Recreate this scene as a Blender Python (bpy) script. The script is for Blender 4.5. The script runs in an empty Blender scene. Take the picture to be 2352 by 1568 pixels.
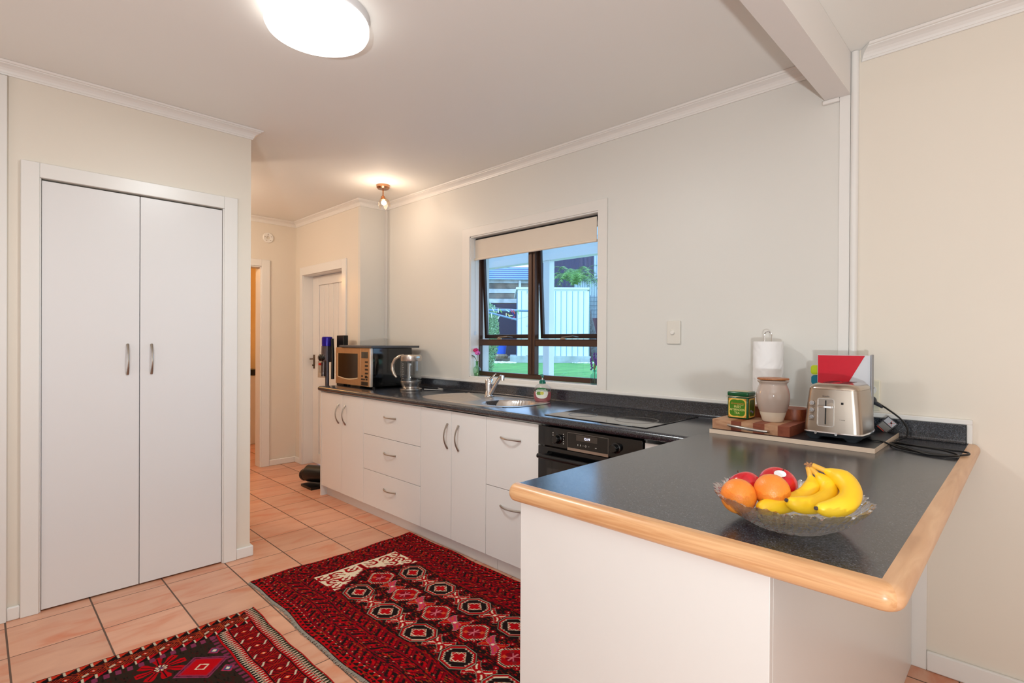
import bpy, bmesh, math, random
import numpy as np
from mathutils import Vector, Matrix
random.seed(7)
C = bpy.context.scene.collection
S = bpy.context.scene
PI = math.pi

# ------------------------------------------------------------------ camera
YAW, PIT, ROL, H = math.radians(44.56), math.radians(-.2126), math.radians(.309), 1.29
fwd = Vector((-math.sin(YAW)*math.cos(PIT), math.cos(YAW)*math.cos(PIT), math.sin(PIT)))
rt = Vector((math.cos(YAW), math.sin(YAW), 0)); up = rt.cross(fwd)
r2 = rt*math.cos(ROL)+up*math.sin(ROL); u2 = -rt*math.sin(ROL)+up*math.cos(ROL)
cd = bpy.data.cameras.new('camera'); cam = bpy.data.objects.new('camera', cd); C.objects.link(cam)
cd.sensor_width = 36; cd.lens = 1213.5/2352*36; cd.shift_y = 5.5/2352; cd.clip_start = .02
M = Matrix((r2, u2, -fwd)).transposed().to_4x4(); M.translation = Vector((0, 0, H))
cam.matrix_world = M; S.camera = cam

# ------------------------------------------------------------------ light and exposure
S.view_settings.view_transform = 'Standard'; S.view_settings.look = 'None'
S.view_settings.gamma = 1; S.view_settings.use_curve_mapping = False
S.view_settings.exposure = 0.2
w = bpy.data.worlds.new('sky'); S.world = w; w.use_nodes = True
bg = w.node_tree.nodes['Background']; bg.inputs[0].default_value = (.46, .68, 1.0, 1); bg.inputs[1].default_value = 3.3
def lamp(name, kind, loc, power, color, size=.1, rot=None, sy=None, spread=None):
    l = bpy.data.lights.new(name, kind); o = bpy.data.objects.new(name, l); C.objects.link(o)
    o.location = loc; l.energy = power; l.color = color
    if kind == 'AREA':
        l.size = size
        if sy: l.shape = 'RECTANGLE'; l.size_y = sy
        if spread: l.spread = spread
    elif kind != 'SUN': l.shadow_soft_size = size
    if rot: o.rotation_euler = rot
    return o
# daylight-coloured area fills, unseen, added before the solid back and side walls
lamp('back_fill', 'AREA', (-.3, -3.35, 1.25), 18, (.80, .93, 1), 3.4, (math.radians(96), 0, 0), 2.1)
lamp('side_fill', 'AREA', (3.1, -.3, 1.25), 9, (.80, .93, 1), 3.2, (math.radians(95), 0, math.radians(90)), 1.9)
# unseen upward fill added to brighten the ceiling and throw the beam shadow
lamp('ceiling_fill', 'AREA', (.75, -1.1, .8), 68, (.88, .96, 1), .14, (math.radians(160), 0, math.radians(22)), .14)
# the photographer's flash, beside the camera
lamp('camera_flash', 'POINT', (.30, -.18, 1.32), 9.5, (.88, .96, 1), .06)
# ceiling bulb in the hall and in the laundry
lamp('hall_bulb', 'POINT', (-4.75, .75, 2.3), 28, (1, .82, .64), .06)
lamp('laundry_bulb', 'POINT', (-6.9, 1.2, 2.2), 22, (1, .50, .16), .06)
lamp('spot_bulb', 'POINT', (-3.655, 2.245, 2.34), 3.0, (1, .80, .62), .03)
lamp('ceiling_lamp_light', 'AREA', (-1.96, .92, 2.455), 15, (.92, .99, 1), .34, (0, 0, 0)).data.shape = 'DISK'

# ------------------------------------------------------------------ helpers
def s2l(c):
    return tuple((x/255/12.92 if x/255 <= .04045 else ((x/255+.055)/1.055)**2.4) for x in c)
_m = {}
def mat(name, rgb=None, rough=.5, metal=0, var=.04, scale=8, trans=0, ior=1.45, emit=None, estr=0, bump=0, bscale=60, coat=0, alpha=1, spec=None, aniso=0):
    if name in _m: return _m[name]
    m = bpy.data.materials.new(name); m.use_nodes = True; nt = m.node_tree; b = nt.nodes['Principled BSDF']
    c = s2l(rgb) if rgb else (.8, .8, .8)
    b.inputs['Roughness'].default_value = rough; b.inputs['Metallic'].default_value = metal
    b.inputs['IOR'].default_value = ior
    if trans: b.inputs['Transmission Weight'].default_value = trans
    if coat: b.inputs['Coat Weight'].default_value = coat; b.inputs['Coat Roughness'].default_value = .08
    if spec is not None: b.inputs['Specular IOR Level'].default_value = spec
    if emit: b.inputs['Emission Color'].default_value = (*s2l(emit), 1); b.inputs['Emission Strength'].default_value = estr
    tc = nt.nodes.new('ShaderNodeTexCoord')
    if var:
        n = nt.nodes.new('ShaderNodeTexNoise'); n.inputs['Scale'].default_value = scale; n.inputs['Detail'].default_value = 4
        nt.links.new(tc.outputs['Object'], n.inputs['Vector'])
        mx = nt.nodes.new('ShaderNodeMix'); mx.data_type = 'RGBA'
        nt.links.new(n.outputs['Fac'], mx.inputs[0])
        mx.inputs[6].default_value = (*[x*(1-var) for x in c], 1); mx.inputs[7].default_value = (*[min(1, x*(1+var)) for x in c], 1)
        nt.links.new(mx.outputs[2], b.inputs['Base Color'])
    else: b.inputs['Base Color'].default_value = (*c, 1)
    if bump:
        n2 = nt.nodes.new('ShaderNodeTexNoise'); n2.inputs['Scale'].default_value = bscale
        nt.links.new(tc.outputs['Object'], n2.inputs['Vector'])
        bp = nt.nodes.new('ShaderNodeBump'); bp.inputs['Strength'].default_value = bump; bp.inputs['Distance'].default_value = .002
        nt.links.new(n2.outputs['Fac'], bp.inputs['Height']); nt.links.new(bp.outputs[0], b.inputs['Normal'])
    _m[name] = m; return m

class MB:
    def __init__(s): s.bm = bmesh.new()
    def box(s, x0, y0, z0, x1, y1, z1, mi=0, T=None):
        v = [s.bm.verts.new(p) for p in ((x0,y0,z0),(x1,y0,z0),(x1,y1,z0),(x0,y1,z0),(x0,y0,z1),(x1,y0,z1),(x1,y1,z1),(x0,y1,z1))]
        if T is not None:
            for q in v: q.co = T @ q.co
        for f in ((3,2,1,0),(4,5,6,7),(0,1,5,4),(1,2,6,5),(2,3,7,6),(3,0,4,7)):
            s.bm.faces.new([v[i] for i in f]).material_index = mi
        return s
    def poly(s, pts, d, mi=0):
        """extrude polygon pts (3d) by vector d"""
        a = [s.bm.verts.new(p) for p in pts]; b = [s.bm.verts.new(Vector(p)+Vector(d)) for p in pts]; n = len(a)
        f = s.bm.faces.new(a); f.material_index = mi; f = s.bm.faces.new(b[::-1]); f.material_index = mi
        for i in range(n):
            s.bm.faces.new((a[i], b[i], b[(i+1)%n], a[(i+1)%n])).material_index = mi
        return s
    def tube(s, pts, r, n=10, cap=True, mi=0, sx=1.0, flat=None):
        pts = [Vector(p) for p in pts]; k = len(pts)
        rs = r if isinstance(r, (list, tuple)) else [r]*k
        rings = []; prev = None
        for i, p in enumerate(pts):
            t = (pts[min(i+1, k-1)]-pts[max(i-1, 0)])
            if t.length < 1e-9: t = Vector((0,0,1))
            t.normalize()
            if prev is None:
                a = Vector((0,0,1)) if abs(t.z) < .9 else Vector((1,0,0))
                u = t.cross(a).normalized()
            else:
                u = (prev - t*prev.dot(t)); u = u.normalized() if u.length > 1e-6 else t.orthogonal().normalized()
            prev = u; v = t.cross(u)
            rings.append([s.bm.verts.new(p+(u*math.cos(2*PI*j/n)*sx+v*math.sin(2*PI*j/n))*rs[i]) for j in range(n)])
        for i in range(k-1):
            for j in range(n):
                s.bm.faces.new((rings[i][j], rings[i][(j+1)%n], rings[i+1][(j+1)%n], rings[i+1][j])).material_index = mi
        if cap:
            s.bm.faces.new(rings[0][::-1]).material_index = mi; s.bm.faces.new(rings[-1]).material_index = mi
        return s
    def lathe(s, prof, c=(0,0,0), n=32, mi=0, axis='z', sx=1, sy=1):
        rings = []
        def P(r, z, a):
            x, y = r*math.cos(a)*sx, r*math.sin(a)*sy
            if axis == 'z': q = (x, y, z)
            elif axis == 'y': q = (x, -z, y)      # axis pointing to -Y
            else: q = (z, x, y)
            return Vector(q)+Vector(c)
        for r, z in prof:
            if r < 1e-6: rings.append([s.bm.verts.new(P(0, z, 0))])
            else: rings.append([s.bm.verts.new(P(r, z, 2*PI*j/n)) for j in range(n)])
        for a, b in zip(rings, rings[1:]):
            for j in range(n):
                k = (j+1)%n
                if len(a) == 1 and len(b) == 1: break
                if len(a) == 1: f = s.bm.faces.new((a[0], b[j], b[k]))
                elif len(b) == 1: f = s.bm.faces.new((a[j], b[0], a[k]))
                else: f = s.bm.faces.new((a[j], b[j], b[k], a[k]))
                f.material_index = mi
        return s
    def ball(s, c, r, n=16, sc=(1,1,1), mi=0):
        prof = [(r*math.sin(PI*i/n), -r*math.cos(PI*i/n)) for i in range(n+1)]
        prof[0] = (0, -r); prof[-1] = (0, r)
        k = len(s.bm.verts); s.lathe(prof, (0,0,0), n*2, mi); s.bm.verts.ensure_lookup_table()
        for v in s.bm.verts[k:]: v.co = Vector((v.co.x*sc[0]+c[0], v.co.y*sc[1]+c[1], v.co.z*sc[2]+c[2]))
        return s
    def text(s, txt, size, T, mi=0, ext=.0004, align='CENTER', sx=1, shear=0):
        cu = bpy.data.curves.new('t', 'FONT'); cu.body = txt; cu.size = size; cu.extrude = ext; cu.align_x = align; cu.align_y = 'CENTER'; cu.shear = shear
        o = bpy.data.objects.new('t', cu); C.objects.link(o); bpy.context.view_layer.update()
        me = bpy.data.meshes.new_from_object(o.evaluated_get(bpy.context.evaluated_depsgraph_get()))
        for v in me.vertices: v.co = T @ Vector((v.co.x*sx, v.co.y, v.co.z))
        k = len(s.bm.faces); s.bm.from_mesh(me); s.bm.faces.ensure_lookup_table()
        for f in s.bm.faces[k:]: f.material_index = mi
        bpy.data.objects.remove(o); bpy.data.meshes.remove(me); return s
    def build(s, name, mats, parent=None, smooth=False, bevel=0, seg=2, ang=35, fix=True, origin=True, kind=None, label=None, sub=0):
        bm = s.bm
        if fix: bmesh.ops.recalc_face_normals(bm, faces=bm.faces)
        me = bpy.data.meshes.new(name)
        off = Vector((0,0,0))
        if origin and bm.verts:
            xs = [v.co for v in bm.verts]
            lo = Vector((min(v[i] for v in xs) for i in range(3))); hi = Vector((max(v[i] for v in xs) for i in range(3)))
            off = Vector(((lo.x+hi.x)/2, (lo.y+hi.y)/2, lo.z))
            for v in bm.verts: v.co -= off
        bm.to_mesh(me); bm.free()
        o = bpy.data.objects.new(name, me); C.objects.link(o)
        for m in (mats if isinstance(mats, (list, tuple)) else [mats]): me.materials.append(m)
        if smooth: me.shade_smooth(); me.set_sharp_from_angle(angle=math.radians(ang))
        o.location = off
        if parent:
            o.parent = parent; o.location = off - world_loc(parent)
        if bevel:
            b = o.modifiers.new('bevel', 'BEVEL'); b.width = bevel; b.segments = seg; b.limit_method = 'ANGLE'; b.angle_limit = math.radians(40)
            me.shade_smooth(); me.set_sharp_from_angle(angle=math.radians(50))
        if sub:
            q = o.modifiers.new('sub', 'SUBSURF'); q.levels = q.render_levels = sub
        if kind: o['kind'] = kind
        if label: o['label'] = label
        return o
def world_loc(o):
    v = Vector(o.location)
    while o.parent: o = o.parent; v += Vector(o.location)
    return v
def tag(o, label, cat, group=None, kind=None):
    o['label'] = label; o['category'] = cat
    if group: o['group'] = group
    if kind: o['kind'] = kind
    return o
def thing(name, loc, label, cat, group=None):
    o = bpy.data.objects.new(name, None); C.objects.link(o); o.location = loc; o.empty_display_size = .05
    return tag(o, label, cat, group)
def copy_tree(o, parent=None):
    c = o.copy(); C.objects.link(c); c.parent = parent
    for ch in list(o.children): copy_tree(ch, c)
    return c
def arc(c, r, a0, a1, n, plane='xz'):
    out = []
    for i in range(n+1):
        a = math.radians(a0+(a1-a0)*i/n); x, y = r*math.cos(a), r*math.sin(a)
        out.append((c[0]+x, c[1], c[2]+y) if plane == 'xz' else (c[0]+x, c[1]+y, c[2]) if plane == 'xy' else (c[0], c[1]+x, c[2]+y))
    return out
def STR(name, mb, m, **k):
    return mb.build(name, m, kind='structure', **k)

# ------------------------------------------------------------------ materials
WALLW = mat('paint_window_wall', (224,220,213), .42, var=.012, scale=2)
WALLB = mat('paint_beige', (232,222,208), .45, var=.015, scale=2)
TRIM = mat('paint_gloss_trim', (236,232,227), .28, var=.008, scale=3)
CEIL = mat('paint_ceiling', (243,241,236), .7, var=.015, scale=1.5)
DOOR = mat('paint_cupboard_door', (230,227,226), .3, var=.008, scale=3)
LAM = mat('laminate_door', (232,228,224), .32, var=.008, scale=3)
STEEL = mat('brushed_steel', (196,190,184), .26, 1, var=.05, scale=30)
NICK = mat('brushed_nickel', (176,168,158), .3, 1, var=.04, scale=40)
CHROME = mat('chrome', (225,225,226), .07, 1, var=0)
BLK = mat('black_plastic', (14,14,15), .35, var=.1)
BLKG = mat('black_gloss', (9,9,10), .06, var=0, coat=.3)
BRONZE = mat('bronze_aluminium', (78,54,42), .38, .35, var=.06, scale=12)
RUBBER = mat('rubber_seal', (16,14,14), .5)

def nodes(m): return m.node_tree, m.node_tree.nodes['Principled BSDF']
# speckled laminate worktop
def worktop_mat():
    m = bpy.data.materials.new('speckled_laminate'); m.use_nodes = True; nt, b = nodes(m)
    N = nt.nodes.new; L = nt.links.new
    tc = N('ShaderNodeTexCoord')
    n1 = N('ShaderNodeTexNoise'); n1.inputs['Scale'].default_value = 330; n1.inputs['Detail'].default_value = 2; n1.inputs['Roughness'].default_value = .65
    L(tc.outputs['Object'], n1.inputs['Vector'])
    r = N('ShaderNodeValToRGB'); e = r.color_ramp.elements
    e[0].position = .38; e[0].color = (*s2l((20,21,25)), 1); e[1].position = .80; e[1].color = (*s2l((112,112,114)), 1)
    q = r.color_ramp.elements.new(.52); q.color = (*s2l((44,46,53)), 1)
    q = r.color_ramp.elements.new(.62); q.color = (*s2l((74,76,84)), 1)
    L(n1.outputs['Fac'], r.inputs['Fac']); L(r.outputs[0], b.inputs['Base Color'])
    b.inputs['Roughness'].default_value = .2
    n2 = N('ShaderNodeTexNoise'); n2.inputs['Scale'].default_value = 300; L(tc.outputs['Object'], n2.inputs['Vector'])
    bp = N('ShaderNodeBump'); bp.inputs['Strength'].default_value = .12; bp.inputs['Distance'].default_value = .0008
    L(n2.outputs['Fac'], bp.inputs['Height']); L(bp.outputs[0], b.inputs['Normal'])
    b.inputs['Specular IOR Level'].default_value = .8
    return m
TOP = worktop_mat()
# wood
def wood_mat(name, c0, c1, scale=(60, 3, 60), rough=.35, dist=1.5):
    m = bpy.data.materials.new(name); m.use_nodes = True; nt, b = nodes(m)
    N = nt.nodes.new; L = nt.links.new
    tc = N('ShaderNodeTexCoord'); mp = N('ShaderNodeMapping'); mp.inputs['Scale'].default_value = scale
    L(tc.outputs['Object'], mp.inputs['Vector'])
    n = N('ShaderNodeTexNoise'); n.inputs['Scale'].default_value = 1; n.inputs['Detail'].default_value = 5; n.inputs['Distortion'].default_value = dist
    L(mp.outputs[0], n.inputs['Vector'])
    r = N('ShaderNodeValToRGB'); e = r.color_ramp.elements; e[0].position = .3; e[0].color = (*s2l(c0), 1); e[1].position = .7; e[1].color = (*s2l(c1), 1)
    L(n.outputs['Fac'], r.inputs['Fac']); L(r.outputs[0], b.inputs['Base Color']); b.inputs['Roughness'].default_value = rough
    return m
EDGE_X = wood_mat('wood_edge_long', (204,146,98), (228,180,132), (4, 90, 90), .3)
EDGE_Y = wood_mat('wood_edge_side', (206,154,112), (226,180,138), (40, 4, 40), .32, 1.0)
WLIGHT = wood_mat('board_light', (176,124,92), (206,160,124), (14, 90, 40), .5)
WDARK = wood_mat('board_dark', (128,62,40), (158,86,60), (14, 80, 40), .5)
WRED = wood_mat('board_red', (124,58,30), (162,86,50), (40, 60, 20), .45)
# terracotta tiles
def tile_mat():
    m = bpy.data.materials.new('terracotta_tiles'); m.use_nodes = True; nt, b = nodes(m)
    N = nt.nodes.new; L = nt.links.new
    g = N('ShaderNodeNewGeometry'); sp = N('ShaderNodeSeparateXYZ'); L(g.outputs['Position'], sp.inputs[0])
    def M(op, a, bb=None, c=None):
        n = N('ShaderNodeMath'); n.operation = op
        for i, v in enumerate((a, bb, c)):
            if v is None: continue
            if isinstance(v, (int, float)): n.inputs[i].default_value = v
            else: L(v, n.inputs[i])
        return n.outputs[0]
    P = .306
    ux = M('DIVIDE', M('ADD', sp.outputs[0], 3.25+P*20), P); uy = M('DIVIDE', M('ADD', sp.outputs[1], -.0955+P*30), P)
    def edge(u, wd):
        f = M('FRACT', u); d = M('SUBTRACT', .5, M('ABSOLUTE', M('SUBTRACT', f, .5)))   # 0 at joints
        return M('SMOOTH_MIN', M('DIVIDE', d, wd/P/2), 1.0, .2) if False else M('MINIMUM', M('DIVIDE', d, wd/P/2), 1.6)
    ex, ey = edge(ux, .0042), edge(uy, .0062)
    mn = M('MINIMUM', ex, ey)
    mask = N('ShaderNodeMapRange'); mask.inputs[1].default_value = .85; mask.inputs[2].default_value = 1.3; L(mn, mask.inputs[0])
    cell = N('ShaderNodeCombineXYZ'); L(M('FLOOR', ux), cell.inputs[0]); L(M('FLOOR', uy), cell.inputs[1])
    wn = N('ShaderNodeTexWhiteNoise'); wn.noise_dimensions = '3D'; L(cell.outputs[0], wn.inputs['Vector'])
    # streaky mottling shifted per tile
    ad = N('ShaderNodeVectorMath'); ad.operation = 'MULTIPLY_ADD'; L(wn.outputs['Color'], ad.inputs[0]); ad.inputs[1].default_value = (7,7,7); L(g.outputs['Position'], ad.inputs[2])
    mp = N('ShaderNodeMapping'); mp.inputs['Scale'].default_value = (9, 2.6, 1); L(ad.outputs[0], mp.inputs['Vector'])
    n = N('ShaderNodeTexNoise'); n.inputs['Scale'].default_value = 1.2; n.inputs['Detail'].default_value = 6; n.inputs['Distortion'].default_value = .8; L(mp.outputs[0], n.inputs['Vector'])
    r = N('ShaderNodeValToRGB'); e = r.color_ramp.elements
    e[0].position = .28; e[0].color = (*s2l((208,126,88)), 1); e[1].position = .75; e[1].color = (*s2l((226,170,138)), 1)
    q = e.new(.5); q.color = (*s2l((214,156,126)), 1); L(n.outputs['Fac'], r.inputs['Fac'])
    hs = N('ShaderNodeHueSaturation'); L(r.outputs[0], hs.inputs['Color'])
    L(M('MULTIPLY_ADD', wn.outputs['Value'], .14, .93), hs.inputs['Value'])
    mx = N('ShaderNodeMix'); mx.data_type = 'RGBA'; L(mask.outputs[0], mx.inputs[0]); mx.inputs[6].default_value = (*s2l((98,74,60)), 1); L(hs.outputs[0], mx.inputs[7])
    L(mx.outputs[2], b.inputs['Base Color'])
    rr = N('ShaderNodeMapRange'); rr.inputs[3].default_value = .8; rr.inputs[4].default_value = .3; L(mask.outputs[0], rr.inputs[0]); L(rr.outputs[0], b.inputs['Roughness'])
    bp = N('ShaderNodeBump'); bp.inputs['Strength'].default_value = .5; bp.inputs['Distance'].default_value = .002
    L(M('MULTIPLY_ADD', n.outputs['Fac'], .12, mask.outputs[0]), bp.inputs['Height']); L(bp.outputs[0], b.inputs['Normal'])
    return m
TILE = tile_mat()
def glass_pane(name='window_glass', tint=(1,1,1), refl=.09):
    m = bpy.data.materials.new(name); m.use_nodes = True; nt = m.node_tree; nt.nodes.clear()
    N = nt.nodes.new; L = nt.links.new
    o = N('ShaderNodeOutputMaterial'); t = N('ShaderNodeBsdfTransparent'); g = N('ShaderNodeBsdfGlossy'); mx = N('ShaderNodeMixShader'); lw = N('ShaderNodeLayerWeight'); pw = N('ShaderNodeMath'); pw.operation = 'POWER'; pw.inputs[1].default_value = 4; ma = N('ShaderNodeMath'); ma.operation = 'MULTIPLY_ADD'; ma.inputs[1].default_value = .85; ma.inputs[2].default_value = refl*.1
    t.inputs[0].default_value = (*tint, 1); g.inputs['Roughness'].default_value = .01; lw.inputs['Blend'].default_value = .5
    L(lw.outputs['Facing'], pw.inputs[0]); L(pw.outputs[0], ma.inputs[0]); L(ma.outputs[0], mx.inputs[0]); L(t.outputs[0], mx.inputs[1]); L(g.outputs[0], mx.inputs[2]); L(mx.outputs[0], o.inputs[0])
    return m
PANE = glass_pane('window_glass', (.93,.97,1), .35)
THING = glass_pane('thin_clear_glass', (.94,.95,.95), .5)

ZC = 2.545   # ceiling height
YW = 2.655   # window wall
XP = -3.34   # pantry wall
# ------------------------------------------------------------------ room shell
STR('floor', MB().box(-8.2, -3.6, -.12, 3.3, 2.9, 0), TILE, origin=False)
STR('ceiling', MB().box(-8.2, -3.6, ZC, 3.3, 2.9, ZC+.12), CEIL)
WX0, WX1, WZ0, WZ1 = -3.07, -1.876, 1.017, 2.094    # window opening
mb = MB()
mb.box(-4.262, YW, 0, WX0, YW+.2, ZC).box(WX1, YW, 0, -.537, YW+.2, ZC).box(WX0, YW, 0, WX1, YW+.2, WZ0).box(WX0, YW, WZ1, WX1, YW+.2, ZC)
STR('wall_window', mb, WALLW)
STR('wall_right', MB().box(-.537, YW, 0, 3.3, YW+.2, ZC), WALLB)
STR('wall_side', MB().box(3.15, -3.6, 0, 3.3, YW, ZC), WALLB)
STR('wall_back', MB().box(-8.2, -3.6, 0, 3.15, -3.45, ZC), WALLB)
# pantry block: front wall with an opening for the two doors
mb = MB()
PY0, PY1, PZ = .211, 1.007, 2.05
mb.box(XP-.1, -3.45, 0, XP, PY0, ZC).box(XP-.1, PY1, 0, XP, 1.157, ZC).box(XP-.1, PY0, PZ, XP, PY1, ZC)
mb.box(-4.1, 1.057, 0, XP-.1, 1.157, ZC).box(-4.2, -.3, 0, -4.1, 1.157, ZC)
STR('wall_pantry', mb, WALLB)
# hall: side wall with panelled door, return to the window wall, end wall with doorway
HY, HX = 2.40, -5.6
mb = MB(); DX0, DX1, DZ = -5.42, -4.573, 1.968
mb.box(HX, HY, 0, DX0, HY+.16, ZC).box(DX1, HY, 0, -4.3, HY+.16, ZC).box(DX0, HY, DZ, DX1, HY+.16, ZC)
STR('wall_hall', mb, WALLB)
STR('wall_return', MB().box(-4.3, HY, 0, -4.262, YW+.2, ZC), WALLW)
OY0, OY1, OZ = 1.25, 2.041, 2.045
mb = MB()
mb.box(HX-.12, OY1, 0, HX, HY+.16, ZC).box(HX-.12, -1.2, 0, HX, OY0, ZC).box(HX-.12, OY0, OZ, HX, OY1, ZC)
STR('wall_hall_end', mb, WALLB)
STR('wall_laundry', MB().box(-8.2, 2.56, 0, HX-.12, 2.66, ZC).box(-8.2, -3.45, 0, -8.1, 2.56, ZC), mat('paint_laundry', (232,206,160), .5))
# beam below the ceiling
STR('trim_1', MB().box(-.662, -3.45, 2.366, -.565, YW, ZC-.001), mat('paint_beam', (236,231,227), .5, var=.01, scale=2))
# cornices: cove profile swept along a wall
def cornice(name, p0, p1, nrm, mit0=0, mit1=0):
    """p0->p1 along the wall at ceiling, nrm = direction into the room; mitre factors extend by the projection"""
    p0, p1, nrm = Vector(p0), Vector(p1), Vector(nrm); t = (p1-p0).normalized()
    prof = [(0, 0), (0, -.053), (.007, -.053), (.009, -.045), (.011, -.044), (.014, -.035), (.021, -.025), (.031, -.018), (.042, -.013), (.043, -.010), (.050, -.008), (.055, 0)]
    mb = MB(); n = len(prof)
    A = [mb.bm.verts.new(p0+nrm*d+Vector((0,0,z))-t*mit0*d) for d, z in prof]; B = [mb.bm.verts.new(p1+nrm*d+Vector((0,0,z))+t*mit1*d) for d, z in prof]
    for i in range(n): mb.bm.faces.new((A[i], A[(i+1)%n], B[(i+1)%n], B[i]))
    mb.bm.faces.new(A); mb.bm.faces.new(B[::-1])
    return STR(name, mb, TRIM)
zc = ZC-.001
cornice('trim_2', (-4.262, YW, zc), (-.662, YW, zc), (0,-1,0), -1, 0)
cornice('trim_3', (-.53, YW, zc), (3.15, YW, zc), (0,-1,0), -.75, -1)
cornice('trim_4', (XP, -3.45, zc), (XP, 1.157, zc), (1,0,0), -1, 1)
cornice('trim_5', (-4.2, 1.157, zc), (XP, 1.157, zc), (0,1,0), 0, 1)
cornice('trim_6', (HX, HY, zc), (-4.262, HY, zc), (0,-1,0), -1, 1)
cornice('trim_7', (-4.262, HY, zc), (-4.262, YW, zc), (1,0,0), 1, -1)
cornice('trim_8', (HX, -1.2, zc), (HX, HY, zc), (1,0,0), 0, -1)
# vertical battens and cover strips
STR('trim_9', MB().box(-.607, YW-.006, .9, -.566, YW, 2.366), TRIM, bevel=.001)
mb = MB(); mb.tube([(-.55, YW-.002, .98), (-.55, YW-.002, 2.543)], .0155, 12)
STR('trim_10', mb, TRIM, smooth=True)
STR('trim_11', MB().box(-.672, YW-.018, 2.348, -.607, YW, 2.366), TRIM, bevel=.004)
STR('trim_12', MB().box(-4.29+.028, YW-.008, .98, -4.228, YW, 2.49), TRIM, bevel=.002)
STR('trim_13', MB().box(-.343, YW-.012, 0, -.291, YW, .874), TRIM, bevel=.002)
STR('trim_14', MB().box(XP, .02, 0, XP+.02, .100, ZC-.06), TRIM, bevel=.002)
# cover moulding above the worktop upstand
mb = MB().box(-4.235, YW-.016, .984, -.158, YW, 1.003).box(-.176, YW-.016, .912, -.158, YW, .985)
STR('trim_15', mb, TRIM, bevel=.003)
# baseboards
def base(name, x0, y0, x1, y1, h=.062): STR(name, MB().box(x0, y0, 0, x1, y1, h), TRIM, bevel=.006, seg=3)
base('baseboard_right', -.291, YW-.016, 3.15, YW, .078)
base('baseboard_pantry', XP, 1.078, XP+.016, 1.157+.016)
base('baseboard_pantry_return', -4.2, 1.157, XP, 1.157+.016)
base('baseboard_pantry_left', XP, .10, XP+.016, .145)
base('baseboard_hall_end', HX, 2.122, HX+.016, HY, .06)
base('baseboard_hall', HX+.016, HY-.016, -5.475, HY, .06)
base('baseboard_hall_right', -4.498, HY-.016, -4.3, HY, .06)
# architraves
STR('trim_16', MB().box(XP, .145, 0, XP+.018, PY0, 2.12).box(XP, PY1, 0, XP+.018, 1.078, 2.12).box(XP, PY0, PZ, XP+.018, PY1, 2.12)
    .box(XP-.03, PY0-.001, 0, XP+.012, PY0+.006, PZ).box(XP-.03, PY1-.006, 0, XP+.012, PY1+.001, PZ), TRIM, bevel=.003)
STR('trim_17', MB().box(-5.475, HY-.016, 0, DX0, HY, 2.052).box(DX1, HY-.016, 0, -4.498, HY, 2.052).box(DX0, HY-.016, DZ, DX1, HY, 2.052)
    .box(DX0-.002, HY, 0, DX0+.004, HY+.12, DZ).box(DX1-.004, HY, 0, DX1+.002, HY+.12, DZ).box(DX0, HY, DZ-.004, DX1, HY+.12, DZ+.002), TRIM, bevel=.002)
STR('trim_18', MB().box(HX, OY1, 0, HX+.018, 2.122, 2.115).box(HX, OY0-.08, 0, HX+.018, OY0, 2.115).box(HX, OY0, OZ, HX+.018, OY1, 2.115)
    .box(HX-.12, OY1-.012, 0, HX+.008, OY1+.002, OZ).box(HX-.12, OY0, OZ-.012, HX+.008, OY1, OZ+.002), TRIM, bevel=.003)
# pantry doors
def bow_handle(name, parent, c, vertical=True, L=.152, bulge=.03, out=(0,-1,0), wdir=(1,0,0), r=.0055, m=NICK, sag=0):
    """slim bow handle: tapering round bar, ends on the door"""
    c = Vector(c); out = Vector(out); ax = Vector((0,0,1)) if vertical else Vector(wdir)
    pts = []; rs = []
    for i in range(17):
        s = -1+2*i/16
        pts.append(c+ax*s*L/2+out*(bulge*(1-s*s)+.001)); rs.append(r*(.72+.55*s*s))
    mb = MB().tube(pts, rs, 8)
    return mb.build(name, m, parent, smooth=True)
for k, (y0, y1, hy) in enumerate(((PY0+.008, .6035, .553), (.6065, PY1-.008, .657))):
    d = MB().box(XP-.02, y0, .008, XP+.002, y1, PZ-.009).build('door_%d' % (k+1), DOOR, bevel=.0015)
    d['kind'] = 'structure'
    bow_handle('door_handle', d, (XP+.002, hy, 1.19), out=(1,0,0), L=.155, bulge=.028)
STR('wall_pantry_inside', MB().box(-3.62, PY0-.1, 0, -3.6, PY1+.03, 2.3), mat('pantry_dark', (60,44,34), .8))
# tongue and groove hall door
YD = 2.50
d = MB()
d.box(DX0+.005, YD, .01, -5.284, YD+.036, DZ-.006).box(-4.70, YD, .01, DX1-.005, YD+.036, DZ-.006).box(-5.284, YD, 1.867, -4.70, YD+.036, DZ-.006)
d.box(-5.284, YD, .80, -4.70, YD+.036, .962).box(-5.284, YD, .01, -4.70, YD+.036, .12)
x = -5.284
while x < -4.70:
    for z0, z1 in ((.12, .80), (.962, 1.867)): d.box(x+.003, YD+.012, z0, min(x+.097, -4.70)-.003, YD+.03, z1)
    x += .1
for z0, z1 in ((.12, .80), (.962, 1.867)): d.box(-5.284, YD+.018, z0, -4.70, YD+.028, z1)
d3 = STR('door_3', d, TRIM, bevel=.003)
hd = MB().box(-5.268, YD-.006, 1.02, -5.232, YD+.001, 1.16).lathe([(0,.012),(.012,.012),(.012,0),(.008,0),(.008,-.03)], (-5.25, YD-.045, 1.10), 12, axis='y')
hd = MB().box(-5.395, YD-.006, 1.0, -5.362, YD+.001, 1.145).tube([(-5.378, YD-.004, 1.10), (-5.378, YD-.045, 1.10), (-5.36, YD-.05, 1.10), (-5.27, YD-.05, 1.105)], [.009,.009,.008,.006], 10).tube([(-5.378, YD-.01, 1.035), (-5.378, YD-.02, 1.035)], .009, 12)
hd.build('door_handle', mat('antique_brass', (120,98,78), .35, 1), d3, smooth=True)

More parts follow.
